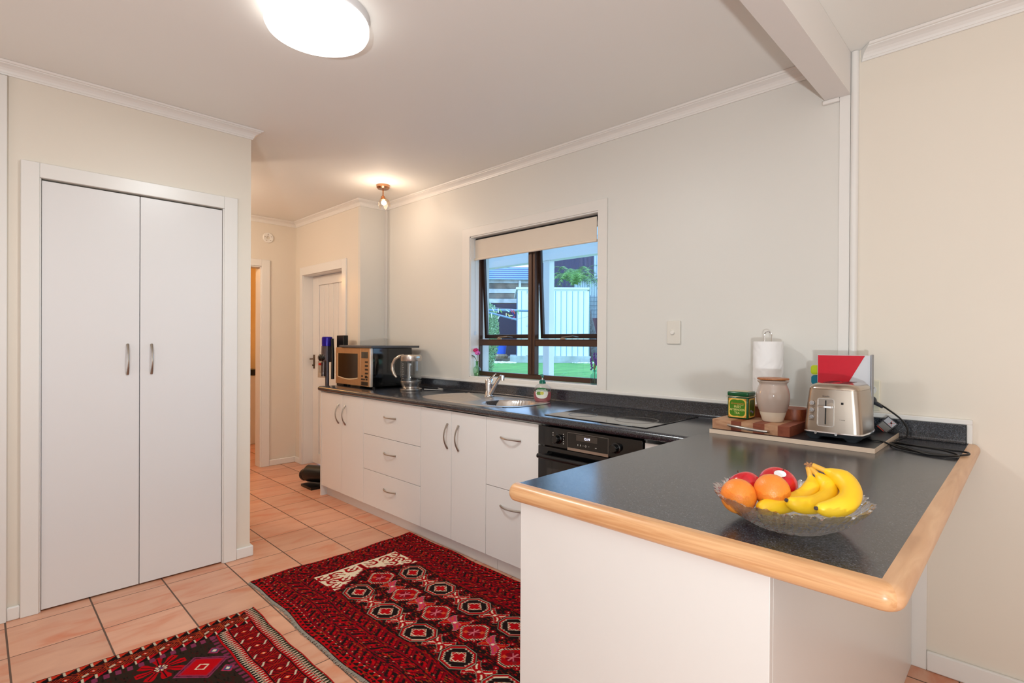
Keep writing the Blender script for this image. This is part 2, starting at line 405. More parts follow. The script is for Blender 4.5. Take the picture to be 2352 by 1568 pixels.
# ------------------------------------------------------------------ window
# white timber reveal, sill and casing
RV = YW+.085
mb = MB()
mb.box(WX0-.002, YW-.001, WZ0, WX0+.012, RV, WZ1).box(WX1-.012, YW-.001, WZ0, WX1+.002, RV, WZ1).box(WX0, YW-.001, WZ1-.012, WX1, RV, WZ1+.002).box(WX0, YW-.001, WZ0-.002, WX1, RV, WZ0+.012)
STR('window_2', mb, TRIM, bevel=.002)
mb = MB()
mb.box(-3.153, YW-.010, 1.003, WX0+.004, YW, 2.155).box(WX1-.004, YW-.010, 1.003, -1.815, YW, 2.155).box(WX0, YW-.010, WZ1-.004, WX1, YW, 2.155).box(WX0, YW-.010, 1.003, WX1, YW, WZ0+.006)
STR('trim_19', mb, mat('paint_casing', (230,224,217), .35, var=.01, scale=2), bevel=.002)
# bronze aluminium joinery
F0, F1 = RV, RV+.034
wr = bpy.data.objects.new('window_1', None); C.objects.link(wr); wr.location = (-2.47, RV, WZ0); wr['kind'] = 'structure'
XL, XR, XM = WX0, WX1, -2.499
mb = MB()
mb.box(XL, F0, WZ0, XL+.02, F1, WZ1).box(XR-.02, F0, WZ0, XR, F1, WZ1).box(XL+.02, F0, WZ1-.035, XR-.02, F1, WZ1).box(XL+.02, F0, WZ0+.012, XR-.02, F1, WZ0+.045)
mb.box(XM-.032, F0-.012, WZ0+.045, XM+.032, F1, WZ1-.035)
mb.box(XL+.02, F0-.008, 1.262, XM-.032, F1, 1.308).box(XM+.032, F0-.008, 1.262, XR-.02, F1, 1.308)
mb.box(XL+.02, F0-.012, 1.302, XM-.032, F0+.01, 1.309).box(XM+.032, F0-.012, 1.302, XR-.02, F0+.01, 1.309)
mb.box(XM-.008, F0-.02, WZ0+.05, XM+.008, F0-.01, WZ1-.035)
mb.build('frame', BRONZE, wr, bevel=.003)
for x0, x1 in ((XL+.02, XM-.032), (XM+.032, XR-.02)):
    MB().box(x0, F0+.018, WZ0+.045, x1, F0+.022, 1.262).build('pane', PANE, wr)
for x0, x1 in ((XL+.022, XM-.033), (XM+.033, XR-.022)):
    # awning sash hinged at the top, open a little at the bottom
    th = math.radians(3.2); zt = WZ1-.04; zb = 1.314
    T = Matrix.Translation((0, F0+.010, zt)) @ Matrix.Rotation(th, 4, 'X')
    h = zt-zb
    mb = MB()
    for a in ((x0, 0, -h, x0+.024, .022, 0), (x1-.024, 0, -h, x1, .022, 0), (x0+.024, 0, -h, x1-.024, .022, -h+.03), (x0+.024, 0, -.03, x1-.024, .022, 0)): mb.box(*a, T=T)
    sa = mb.build('sash', mat('sash_dark_bronze', (52,36,30), .35, .3), wr, bevel=.002)
    MB().box(x0+.02, .009, -h+.026, x1-.02, .013, -.026, T=T).build('pane', PANE, sa)
    xm = (x0+x1)/2
    s = MB().tube([(xm-.05, F0-.004, 1.322), (xm+.03, F0+.01, 1.33), (xm+.05, F0+.06, 1.325)], .004, 6).box(xm-.06, F0-.006, 1.309, xm-.02, F0+.006, 1.318)
    s.build('stay', NICK, sa)
# roller blind
bl = thing('roller_blind', (-2.49, YW+.05, 2.05), 'cream roller blind pulled a little way down over the brown window', 'blind')
MB().tube([(WX0+.014, YW+.058, 2.063), (WX1-.014, YW+.058, 2.063)], .019, 16).build('roller', mat('blind_roller', (20,18,17), .5), bl, smooth=True)
fb = mat('blind_cloth', (222,208,192), .7, var=.02, bump=.1, bscale=300)
MB().box(WX0+.018, YW+.036, 1.925, WX1-.045, YW+.038, 2.068).build('fabric', fb, bl)
MB().tube([(WX0+.016, YW+.037, 1.92), (WX1-.043, YW+.037, 1.92)], .009, 12).build('bottom_rail', mat('blind_rail', (232,214,194), .5), bl, smooth=True)
MB().tube([(WX1-.03, YW+.03, 2.07), (WX1-.036, YW+.03, 2.02), (WX1-.03, YW+.035, 1.97), (WX1-.022, YW+.03, 2.0), (WX1-.02, YW+.03, 2.07)], .0016, 6).build('chain', mat('chain_white', (200,190,180), .4), bl)
MB().tube([(WX0+.016, YW+.04, 2.05), (WX0+.018, YW+.04, 1.35)], .0012, 6).build('chain', mat('chain_white'), bl)
MB().box(WX0+.013, YW+.03, 1.34, WX0+.02, YW+.05, 1.37).build('chain_clip', THING, bl)

# ------------------------------------------------------------------ base cabinets along the window wall
YF = 2.03; ZB, ZT = .086, .868
def front(parent, name, x0, x1, z0, z1, m=LAM):
    return MB().box(x0+.0015, YF, z0+.0015, x1-.0015, YF+.018, z1-.0015).build(name, m, parent, bevel=.001)
def carcass(parent, x0, x1, top=ZT+.004):
    MB().box(x0+.001, YF+.019, ZB, x1-.001, YW-.002, top).build('body', mat('carcass_melamine', (226,216,204), .5), parent)
def door_cab(x0, xm, x1, label, hx):
    t = thing('base_cabinet', ((x0+x1)/2, YF+.3, 0), label, 'cabinet', 'base cabinets under the window'); carcass(t, x0, x1, .765 if x0 > -3 else ZT+.004)
    for (a, b), h in zip(((x0, xm), (xm, x1)), hx):
        dr = front(t, 'door', a, b, ZB, ZT); bow_handle('handle', dr, (h, YF, .712))
def drawer_cab(x0, x1, zs, label, hx, hz, L=.13):
    t = thing('drawer_cabinet', ((x0+x1)/2, YF+.3, 0), label, 'cabinet', 'base cabinets under the window'); carcass(t, x0, x1)
    for (a, b), z in zip(zip(zs, zs[1:]), hz):
        dr = front(t, 'drawer', x0, x1, a, b); bow_handle('handle', dr, (hx, YF, z), vertical=False, L=L, bulge=.026, r=.005)
CX = (-4.244, -3.876, -3.549, -2.828, -2.512, -2.201, -1.803)
door_cab(CX[0]+.018, CX[1], CX[2], 'white two-door base cabinet at the far end below the microwave', (-3.93, -3.822))
drawer_cab(CX[2], CX[3], (ZB, .346, .604, ZT), 'white three-drawer cabinet between the two double-door cabinets', -3.19, (.243, .50, .756), .15)
door_cab(CX[3], CX[4], CX[5], 'white two-door cabinet under the stainless sink', (-2.548, -2.443))
drawer_cab(CX[5], CX[6], (ZB, .484, ZT), 'white two-drawer cabinet left of the black oven', -2.005, (.388, .765), .152)
tag(MB().box(CX[0], YF-.002, 0, CX[0]+.018, YW-.002, ZT+.004).build('end_panel', LAM, bevel=.001), 'white end panel closing the far left end of the cabinet row', 'panel')
# oven housing
t = thing('oven_cabinet', (-1.5, 2.3, 0), 'white oven housing and filler panel beside the peninsula', 'cabinet')
MB().box(-1.800, YF+.03, ZB, -1.785, YW-.002, ZT+.004).box(-1.21, YF+.03, ZB, -1.196, YW-.002, ZT+.004).box(-1.785, YF+.05, ZB, -1.21, YW-.002, .235).build('body', LAM, t)
MB().box(-1.192, YF+.004, ZB, -.98, YF+.022, ZT-.012).build('filler_panel', LAM, t, bevel=.001)
MB().box(-1.80, YF, ZB, -1.196, YF+.018, .235).build('drawer', LAM, t, bevel=.001)
for x0, x1, lb in ((CX[0]+.018, -2.153, 'long white kickboard under the sink and microwave cabinets'), (-2.150, -.98, 'short white kickboard running under the oven')):
    tag(MB().box(x0, 2.078, 0, x1, 2.092, ZB-.002).build('kickboard', LAM), lb, 'kickboard')
# ------------------------------------------------------------------ oven
ov = thing('oven', (-1.5, 2.3, .24), 'black built-in oven with clock display and two knobs', 'oven')
OX0, OX1 = -1.799, -1.197
MB().box(OX0+.02, YF+.02, .24, OX1-.02, YW-.06, .86).build('body', BLK, ov)
cp = MB().box(OX0, YF-.008, .770, OX1, YF+.02, .866).build('control_panel', BLKG, ov, bevel=.002)
for kx, kz in ((-1.667, .815), (-1.33, .818)):
    k = MB().lathe([(.024,0),(.024,.004),(.019,.006),(.0185,.028),(.016,.031),(0,.031)], (kx, YF-.008, kz-.003), 24, axis='y').build('knob', BLKG, cp, smooth=True)
    MB().lathe([(.0195,.001),(.0195,.005),(.0188,.005)], (kx, YF-.0085, kz-.003), 24, axis='y').build('knob_ring', NICK, k)
MB().box(-1.608, YF-.0095, .767, -1.372, YF-.0078, .780).build('trim_strip', NICK, cp)
dl = mat('panel_line', (120,112,104), .4)
MB().box(-1.608, YF-.009, .780, -1.6065, YF-.0078, .853).box(-1.3735, YF-.009, .780, -1.372, YF-.0078, .853).box(-1.608, YF-.009, .8515, -1.372, YF-.0078, .853).build('panel_outline', dl, cp)
sc = MB().box(-1.555, YF-.0092, .819, -1.432, YF-.0078, .847).build('display', mat('oven_display', (70,62,56), .15), cp)
Tf = lambda x, z, y: Matrix.Translation((x, y, z)) @ Matrix.Rotation(PI/2, 4, 'X')
MB().text('12:19', .0165, Tf(-1.492, .832, YF-.0096)).build('clock_digits', mat('digit_light', (225,225,255), .5, emit=(225,228,255), estr=1.6), sc)
mk = mat('panel_marks', (200,196,190), .5)
for a in ((-1.5465, .795, -1.5435, .803), (-1.5315, .795, -1.5285, .803), (-1.5155, .798, -1.5125, .800), (-1.482, .7985, -1.479, .8005), (-1.445, .796, -1.437, .799)):
    MB().box(a[0], YF-.009, a[1], a[2], YF-.0078, a[3]).build('symbol', mk, cp)
MB().lathe([(.0045,0),(.0045,.001),(.0035,.001),(.0035,0)], (-1.499, YF-.008, .799), 14, axis='y').build('symbol', mk, cp)
mb = MB()
for sgn in (-1, 1):
    for j in range(5): mb.box(-1.667+sgn*.033-.002, YF-.009, .79+j*.0115, -1.667+sgn*.033+.002, YF-.0078, .795+j*.0115)
mb.build('knob_scale', mk, cp, kind='stuff')
od = MB().box(OX0, YF-.008, .245, OX1, YF+.02, .763).build('door', BLKG, ov, bevel=.002)
mb = MB().tube([(OX0+.035, YF-.05, .722), (OX1-.035, YF-.05, .722)], .0115, 14)
for x in (OX0+.06, OX1-.06): mb.tube([(x, YF-.05, .722), (x, YF-.006, .722)], .009, 10)
mb.build('handle', BLK, od, smooth=True)
MB().box(OX0+.06, YF-.0085, .30, OX1-.06, YF-.0075, .66).build('window', mat('oven_glass', (34,32,32), .04, coat=.5), od)

# ------------------------------------------------------------------ worktop
wt = thing('worktop', (-2, 2.3, .874), 'dark speckled L-shaped worktop with timber edge on the peninsula', 'worktop')
def bench():
    # front and left edges rolled: profile swept; build main run as profile extrusion with capped rolled end
    bm = bmesh.new(); r = .019; z0, z1 = .874, .912
    n = 8
    pf = [(YW-.001, z0)] + [(2.005+r-r*math.sin(PI*i/n), z0+r-r*math.cos(PI*i/n)) for i in range(n+1)] + [(YW-.001, z1)]
    hole = None
    return pf
pf = bench()
SX0, SX1, SY0, SY1 = -2.46, -2.14, 2.14, 2.50     # cut-out under the sink bowl
def sweep(mb, x0, x1, prof):
    mb.poly([(x0, y, z) for y, z in prof], (x1-x0, 0, 0))
mb = MB()
# run is swept in three lengths with the sink cut-out left open in the middle one
sweep(mb, -4.243, SX0, pf); sweep(mb, SX1, -.98, pf)
fr_ = [p for p in pf if p[0] < 2.04]; fr_ = [(SY0, .874)] + fr_ + [(SY0, .912)]
sweep(mb, SX0, SX1, fr_); mb.box(SX0, SY1, .874, SX1, YW-.001, .912)
# rolled left end
n = 8; r = .019
for j in range(n):
    a0, a1 = PI*j/n, PI*(j+1)/n
    xa, za = -4.243-r*math.sin(a0), .874+r-r*math.cos(a0); xb, zb = -4.243-r*math.sin(a1), .874+r-r*math.cos(a1)
    mb.bm.faces.new([mb.bm.verts.new(p) for p in ((xa, 2.024-r*0, za), (xb, 2.024, zb), (xb, YW-.001, zb), (xa, YW-.001, za))])
mb.ball((-4.243, 2.024, .893), .019, 8)
mb.box(-.98, 2.03, .874, -.60, YW-.001, .912)
mb.box(-.98, 1.02, .874, -.17, 2.03, .912).box(-.60, 2.03, .874, -.17, YW-.001, .912)
mb.build('benchtop', TOP, wt, smooth=True, ang=40, fix=True)
# upstand with coved foot
mb = MB(); prof = [(YW-.001, .912)] + [(2.620+.012*math.sin(a), .9125+.012-.012*math.cos(a)) for a in [i*PI/2/5 for i in range(6)]] + [(2.632, .982), (2.635, .984), (YW-.001, .984)]
mb.poly([(-4.262, y, z) for y, z in prof], (4.262-.177, 0, 0))
mb.build('upstand', TOP, wt, smooth=True)
# bullnosed timber edging, one continuous moulding round the corner
def wood_edge():
    mbx = MB(); z0, z1 = .869, .9135; hr = (z1-z0)/2; zc_ = (z0+z1)/2; n = 10; D = .034
    prof = [(0, z0)] + [(D-hr*.9+hr*.9*math.sin(PI*i/n), zc_-hr*math.cos(PI*i/n)) for i in range(n+1)] + [(0, z1)]
    def ring(c, dx, dy): return [Vector((c[0]+dx*d, c[1]+dy*d, z)) for d, z in prof]
    A = []
    for i in range(9):
        a = PI - (PI/2)*0 ; th = PI + (PI/2)*i/8            # from -X round to -Y
        A.append(ring((-.972, 1.0215), math.cos(th)*.72 if i < 8 else 0, math.sin(th)))
    for x in np.linspace(-.95, -.175, 12): A.append(ring((x, 1.0215), 0, -1))
    B = []
    for i in range(9):
        th = -PI/2 + (PI/2)*i/8; B.append(ring((-.1695, 1.0215), math.cos(th), math.sin(th)))
    for y in np.linspace(1.05, 2.64, 16): B.append(ring((-.1695, y), 1, 0))
    return A, B
A, B = wood_edge()
def loft(rings):
    mb = MB(); V = [[mb.bm.verts.new(p) for p in r] for r in rings]; n = len(V[0])
    for a, b in zip(V, V[1:]):
        for i in range(n): 
            mb.bm.faces.new((a[i], a[(i+1)%n], b[(i+1)%n], b[i]))
    mb.bm.faces.new(V[0]); mb.bm.faces.new(V[-1][::-1]); return mb
loft(A+B[:5]).build('timber_edge', EDGE_X, wt, smooth=True, ang=60)
loft(B[4:]).build('timber_edge', EDGE_Y, wt, smooth=True, ang=60)
# peninsula carcass
t = thing('peninsula_cabinet', (-.65, 1.8, 0), 'white peninsula cabinet under the timber-edged end of the worktop', 'cabinet')
MB().box(-.968, 1.02, 0, -.339, 1.038, .8735).build('end_panel', LAM, t, bevel=.001)
MB().box(-.357, 1.0385, 0, -.339, YW-.014, .8735).build('back_panel', LAM, t, bevel=.001)
MB().box(-.966, 1.0385, .09, -.358, YW-.014, .8735).build('body', LAM, t)

# ------------------------------------------------------------------ hob
hb = thing('hob', (-1.5, 2.34, .912), 'black glass hob set in the worktop above the oven', 'hob')
MB().box(-1.797, 2.065, .912, -1.205, 2.58, .9165).build('glass_plate', mat('hob_glass', (10,10,11), .035, var=0, coat=.4), hb, bevel=.002)
rg = mat('hob_ring', (120,116,112), .4)
for k, (x, y, r) in enumerate(((-1.36, 2.24, .105), (-1.65, 2.20, .075), (-1.64, 2.44, .105), (-1.36, 2.47, .075))):
    MB().lathe([(r-.0025,0),(r-.0025,.0003),(r,.0003),(r,0),(r-.0025,0)], (x, y, .9166), 48).lathe([(r*.93,0),(r*.93,.0003),(r*.93+.001,.0003),(r*.93+.001,0)], (x, y, .9166), 48).build('cooking_zone', rg if k == 0 else mat('hob_ring_faint', (40,40,42), .3), hb)

# ------------------------------------------------------------------ sink with drainer
sk = thing('sink', (-2.6, 2.3, .912), 'stainless sink with ribbed drainer and round bowl', 'sink')
def sink():
    """rounded plate with bowl pressed in: radial grid mesh"""
    mb = MB(); bm = mb.bm
    bx, by, R = -2.30, 2.32, .165
    nx, ny = 150, 60; X0, X1, Y0, Y1 = -3.01, -2.10, 2.085, 2.575
    V = {}
    cxm, cym = (X0+X1)/2, (Y0+Y1)/2; a, b = (X1-X0)/2, (Y1-Y0)/2
    for i in range(nx+1):
        for j in range(ny+1):
            x = X0+(X1-X0)*i/nx; y = Y0+(Y1-Y0)*j/ny
            # round plan outline: superellipse
            u, v = (x-cxm)/a, (y-cym)/b
            m = max(abs(u), abs(v)); 
            if m > 0:
                e = 4.0; k = m/((abs(u)**e+abs(v)**e)**(1/e)); u2_, v2_ = u*k, v*k
            else: u2_, v2_ = 0, 0
            px, py = cxm+a*u2_, cym+b*v2_
            edge = 1-m
            z = .9145 if edge < .02 else .9165 - .003*min(1, max(0, (edge-.05)/.03))
            # bowl
            dd = math.hypot((px-bx)*.98, (py-by))
            if dd < R:
                q = min(1, (R-dd)/.03); z -= .125*(1-(1-q)**2)+.012*(1-dd/R)
            # drainer ribs
            elif -2.95 < px < -2.54 and 2.14 < py < 2.53:
                z += .0030*math.sin(2*PI*(py-2.14)/.032)
            if edge == 0: z = .9122
            V[i, j] = bm.verts.new((px, py, z))
    for i in range(nx):
        for j in range(ny): bm.faces.new((V[i,j], V[i+1,j], V[i+1,j+1], V[i,j+1]))
    return mb
sink().build('sink_plate', mat('sink_steel', (205,198,192), .33, 1, var=.03, scale=20), sk, smooth=True, ang=70, fix=False)
MB().lathe([(0,.004),(.02,.004),(.036,.002),(.038,0)], (-2.30, 2.32, .778), 24).build('waste', CHROME, sk, smooth=True)
tp = thing('mixer_tap', (-2.655, 2.465, .9165), 'chrome mixer tap with a raised straight spout behind the sink', 'tap')
tx, ty = -2.655, 2.475
MB().lathe([(0,0),(.034,0),(.034,.005),(.027,.008),(.027,.075),(.0285,.076),(.0285,.082),(.027,.083),(.027,.108),(.022,.118),(0,.120)], (tx, ty, .9165), 28).build('body', CHROME, tp, smooth=True)
MB().tube([(tx+.018, ty-.01, .93), (tx+.06, ty-.022, .968), (tx+.145, ty-.048, 1.046), (tx+.172, ty-.055, 1.062), (tx+.19, ty-.06, 1.060)], [.0125,.0125,.0115,.012,.013], 14).tube([(tx+.19, ty-.06, 1.070), (tx+.192, ty-.061, 1.038)], .0135, 16).build('spout', CHROME, tp, smooth=True)
MB().tube([(tx+.008, ty-.004, 1.03), (tx+.04, ty-.012, 1.052), (tx+.095, ty-.028, 1.075)], [.008,.006,.0045], 10).build('lever', CHROME, tp, smooth=True)

# ------------------------------------------------------------------ soap dispenser
sx, sy = -2.222, 2.535
sp = thing('soap_bottle', (sx, sy, .912), 'clear pump bottle of pink hand soap with green label by the sink', 'soap bottle')
body_p = [(.0,.0),(.043,.0),(.050,.004),(.055,.02),(.059,.045),(.058,.068),(.050,.090),(.034,.107),(.018,.114),(.016,.120)]
rp = Matrix.Rotation(YAW*.75, 4, 'Z')
def squashed(prof, name, m, parent, k=.55):
    mb = MB().lathe(prof, (0,0,0), 32, sy=k); 
    for v in mb.bm.verts: v.co = rp @ v.co + Vector((sx, sy, .912))
    return mb.build(name, m, parent, smooth=True, ang=60)
squashed([(max(0, r), z) for r, z in body_p], 'bottle', THING, sp)
squashed([(0,.002)]+[(r*.955, max(.002, z)) for r, z in body_p[1:5]]+[(.054,.062),(0,.062)], 'soap', mat('pink_soap', (222,128,136), .15, trans=.5, ior=1.33, var=0), sp)
Tl = Matrix.Translation((sx, sy, .912)) @ rp @ Matrix.Rotation(PI/2, 4, 'X')
def label_poly(mb, pts, z, mi):
    vs = [mb.bm.verts.new(Tl @ Vector((x, y, z-.25*x*x/.03))) for x, y in pts]; mb.bm.faces.new(vs).material_index = mi
lb = MB()
def ell(cx, cy, a, b, n=40, p=2.6, y0=-9, y1=9):
    o = []
    for i in range(n):
        t_ = 2*PI*i/n; c_, s_ = math.cos(t_), math.sin(t_)
        y = cy+b*math.copysign(abs(s_)**(2/p), s_); o.append((cx+a*math.copysign(abs(c_)**(2/p), c_), min(max(y, y0), y1)))
    return o
def grid_label(mb, outline_fn, z, mi):
    pass
for (pts, dz, mi) in ((ell(0,.056,.040,.034), .0335, 0), (ell(0,.056,.040,.034, y0=.0725), .0338, 1), ([(-.0395,.064),(.0395,.064),(.0395,.066),(-.0395,.066)], .0338, 2), (ell(-.018,.054,.016,.010), .0339, 3), (ell(.002,.056,.012,.010), .0341, 4)):
    n = 14; xs = sorted(set([min(p[0] for p in pts)+(max(p[0] for p in pts)-min(p[0] for p in pts))*i/n for i in range(n+1)]))
    # strips so that the label wraps round the bottle
    def span(x):
        ys = []
        for (a, b) in zip(pts, pts[1:]+pts[:1]):
            if (a[0]-x)*(b[0]-x) <= 0 and a[0] != b[0]: ys.append(a[1]+(b[1]-a[1])*(x-a[0])/(b[0]-a[0]))
        return (min(ys), max(ys)) if ys else None
    prev = None
    for x in xs:
        x_ = min(max(x, xs[0]+1e-5), xs[-1]-1e-5); q = span(x_)
        if q is None: continue
        zz = .034*math.sqrt(max(0, 1-(x/.062)**2))+(dz-.0335)+.0006
        cur = [lb.bm.verts.new(Tl @ Vector((x, q[0], zz))), lb.bm.verts.new(Tl @ Vector((x, q[1], zz)))]
        if prev: lb.bm.faces.new((prev[0], cur[0], cur[1], prev[1])).material_index = mi
        prev = cur
lo = lb.build('label', [mat('label_white', (238,238,228), .4), mat('label_green', (30,110,50), .4), mat('label_darkgreen', (20,70,45), .4), mat('label_lime', (110,150,70), .4), mat('label_lemon', (214,206,90), .4)], sp)
tb = MB().text('PALMOLIVE', .011, Tl @ Matrix.Translation((0, .077, .0352)), ext=.0003).build('lettering', mat('letter_white', (245,245,240), .4), lo)
MB().lathe([(.0,.114),(.021,.114),(.021,.128),(.016,.130),(.016,.138),(0,.138)], (sx, sy, .912), 20).build('collar', mat('pump_green', (14,104,84), .3), sp, smooth=True)
MB().tube([(sx, sy, 1.05), (sx, sy, 1.066)], .0045, 10).build('stem', mat('letter_white', (245,245,240)), sp)
MB().tube([(sx, sy, 1.064), (sx, sy, 1.077)], .0075, 12).tube([(sx-.004, sy-.004, 1.078), (sx+.022, sy-.022, 1.076), (sx+.03, sy-.03, 1.070)], [.007,.005,.004], 8).tube([(sx-.016, sy+.0, 1.078), (sx+.004, sy, 1.08)], .006, 8).build('pump_head', mat('pump_green', (14,104,84)), sp, smooth=True)

# ------------------------------------------------------------------ microwave and the board on it
MX0, MX1, MY0, MY1, MZ0, MZ1 = -4.262+.012, -3.68, 2.165, 2.55, .930, 1.236
mw = thing('microwave', ((MX0+MX1)/2, 2.35, .912), 'steel-fronted microwave with black glossy sides beside the kettle', 'microwave')
MB().box(MX0, MY0+.018, MZ0, MX1, MY1, MZ1).build('casing', mat('microwave_black', (10,11,13), .1, var=0, coat=.5), mw, bevel=.004)
mf = mat('microwave_steel', (186,150,112), .34, .75, var=.12, scale=45)
dw = .415
dr = MB().box(MX0, MY0, MZ0, MX0+dw, MY0+.018, MZ1).build('door', mf, mw, bevel=.003)
w0, w1, wz0, wz1 = MX0+.045, MX0+dw-.045, MZ0+.065, MZ1-.048
pts = [(w0, MY0-.001, wz1), (w1, MY0-.001, wz1)] + [(w1+(w0-w1)*i/14, MY0-.001, wz0-.014*math.sin(PI*i/14)) for i in range(15)]
MB().poly(pts, (0, .002, 0)).build('window', mat('microwave_window', (24,18,14), .12, var=.3, scale=120), dr)
pts2 = [(w0-.009, MY0-.0006, wz1), (w0, MY0-.0006, wz1)] + [(w0+(w1-w0)*i/14, MY0-.0006, wz0-.014*math.sin(PI*i/14)) for i in range(15)] + [(w1-(w1-w0)*i/14, MY0-.0006, wz0-.007-.015*math.sin(PI*i/14)) for i in range(15)] + [(w0-.009, MY0-.0006, wz0-.006)]
MB().poly(pts2, (0, .001, 0)).build('window_trim', mat('window_trim_cream', (236,214,176), .35), dr)
pn = MB().box(MX0+dw+.002, MY0, MZ0, MX1-.02, MY0+.018, MZ1).build('control_panel', mf, mw, bevel=.002)
MB().box(MX1-.02, MY0-.001, MZ0, MX1, MY0+.02, MZ1).build('edge_strip', mat('edge_silver', (226,214,200), .3, .6), mw, bevel=.003)
mb = MB(); cx0 = MX0+dw+.014
mb.box(cx0, MY0-.001, MZ1-.082, cx0+.10, MY0+.001, MZ1-.032)
mb.build('display', BLKG, pn)
mb = MB()
for k in range(5): mb.box(cx0+.058, MY0-.002, MZ1-.118-k*.03, cx0+.098, MY0+.001, MZ1-.105-k*.03)
for k, (a, z) in enumerate(((.0, .075), (.06, .075), (.0, .05), (.03, .05), (.07, .05))): mb.box(cx0+a, MY0-.002, MZ0+z, cx0+a+.024, MY0+.001, MZ0+z+.012)
mb.box(cx0, MY0-.002, MZ0+.008, cx0+.10, MY0+.001, MZ0+.038)
mb.build('buttons', BLK, pn)
for k, (x, y) in enumerate(((MX0+.12, MY0+.06), (MX1-.05, MY0+.06), (MX0+.12, MY1-.05), (MX1-.05, MY1-.05))):
    MB().tube([(x, y, .9125), (x, y, MZ0+.001)], .012, 12).build('foot', BLK, mw)
tag(MB().box(-4.16, 2.15, 1.2375, -3.645, 2.60, 1.255).build('worktop_offcut', mat('offcut_grey', (74,76,82), .3, var=.25, scale=300), bevel=.0015), 'dark grey laminate board lying on top of the microwave', 'board')

# ------------------------------------------------------------------ kettle
kx, ky = -3.405, 2.35
kt = thing('kettle', (kx, ky, .912), 'glass and brushed steel kettle with a big curved handle', 'kettle')
MB().lathe([(0,0),(.083,0),(.085,.004),(.085,.016),(.078,.020),(0,.020)], (kx, ky, .912), 36).build('power_base', STEEL, kt, smooth=True)
MB().lathe([(0,.0),(.062,.0),(.070,.012),(.082,.050),(.082,.056),(0,.056)], (kx, ky, .9325), 36).build('body_base', STEEL, kt, smooth=True)
gl = MB().lathe([(.081,.056),(.0805,.2),(.079,.215)], (kx, ky, .9325), 36).build('jug', THING, kt, smooth=True)
mb = MB()
for k in range(9): mb.box(kx+.008, ky-.0815, 1.01+k*.0135, kx+.022-(k%2)*.006, ky-.080, 1.0115+k*.0135)
mb.build('markings', mat('mark_white', (235,235,235), .5), gl)
MB().lathe([(.082,.0),(.083,.003),(.083,.036),(.070,.046),(0,.048)], (kx, ky, 1.141), 36).box(kx+.07, ky-.018, 1.165, kx+.098, ky+.012, 1.177).build('lid', STEEL, kt, smooth=True)
MB().lathe([(0,.0),(.079,.0),(.079,.022),(0,.022)], (kx, ky, .9895), 36).build('water', glass_pane('kettle_water', (.86,.9,.93), .4), kt)
MB().tube([(kx-.02, ky, .99), (kx-.02, ky, 1.12)], .013, 12).build('infuser', mat('steel_dim', (150,150,150), .3, 1), kt, smooth=True)
hp = [(kx-.070, ky-.02, 1.176), (kx-.10, ky-.034, 1.172), (kx-.135, ky-.05, 1.150), (kx-.158, ky-.06, 1.112), (kx-.160, ky-.062, 1.072), (kx-.146, ky-.056, 1.035), (kx-.125, ky-.047, 1.008)]
mb = MB().tube(hp, [.014,.015,.0155,.015,.014,.012,.008], 12)
mb.build('handle', mat('kettle_handle', (206,196,184), .3, .9), kt, smooth=True)
MB().tube([(kx+.09, ky+.06, .925), (kx+.14, ky+.14, .918), (kx+.13, ky+.21, .918), (kx+.03, ky+.24, .918)], .003, 8).build('cord', mat('cord_white', (220,215,208), .5), kt, smooth=True)

# ------------------------------------------------------------------ cordless vacuum on its stand, against the hall door
vx, vy = -4.50, 2.215
vs = thing('vacuum_stand', (-4.40, 2.28, 0), 'tall black docking stand behind the microwave', 'stand')
MB().box(-4.470, 2.285, .02, -4.342, 2.33, 1.34).build('panel', BLK, vs, bevel=.004)
MB().box(-4.475, 2.27, 0, -4.32, 2.375, .02).build('foot_plate', BLK, vs, bevel=.004)
vc = thing('cordless_vacuum', (vx, vy, 0), 'upright cordless vacuum cleaner with a blue filter top', 'vacuum cleaner')
MB().lathe([(.0,.0),(.045,.0),(.046,.02),(.046,.075),(.040,.082),(0,.083)], (vx-.01, vy, 1.245), 24).build('filter', mat('filter_blue', (42,24,150), .2, .3), vc, smooth=True)
MB().lathe([(0,.10),(.040,.10),(.046,.12),(.044,.245),(.0,.245)], (vx-.02, vy, 1.0), 24).build('motor_body', mat('vac_grey', (110,102,108), .3, .7), vc, smooth=True)
mb = MB()
for k in range(8):
    a = 2*PI*k/8; mb.ball((vx-.035+.03*math.cos(a), vy-.03+.02*math.sin(a), 1.14), .02, 6, (1, 1, 1.5))
mb.build('cyclone', BLKG, vc, smooth=True)
MB().lathe([(0,0),(.047,0),(.045,.15),(.0,.15)], (vx-.02, vy-.03, .965), 20).build('dust_bin', glass_pane('bin_plastic', (.8,.74,.68), .5), vc, smooth=True)
MB().tube([(vx-.015, vy-.03, .975), (vx-.015, vy-.03, 1.10)], .022, 12).build('bin_core', mat('vac_grey', (110,102,108)), vc, smooth=True)
MB().box(vx-.005, vy-.082, 1.075, vx+.03, vy-.074, 1.095).build('red_catch', mat('catch_red', (180,14,26), .3), vc)
MB().tube([(vx+.01, vy-.01, 1.25), (vx+.015, vy-.01, .75), (vx-.01, vy-.03, .12)], .017, 12).build('wand', mat('wand_grey', (96,92,100), .35, .6), vc, smooth=True)
MB().tube([(vx+.045, vy+.02, 1.31), (vx+.06, vy+.02, 1.15), (vx+.055, vy+.02, .95)], .014, 10).build('handle', BLK, vc, smooth=True)
mb = MB().tube([(-4.66, 2.08, .085), (-4.62, 2.10, .105), (-4.42, 2.20, .105)], [.045,.075,.075], 16).ball((-4.655, 2.085, .088), .055, 8).box(-4.62, 2.03, .0, -4.42, 2.18, .022).tube([(-4.52, 2.12, .11), (-4.51, 2.18, .16)], .02, 10)
mb.build('floor_head', BLK, vc, smooth=True)

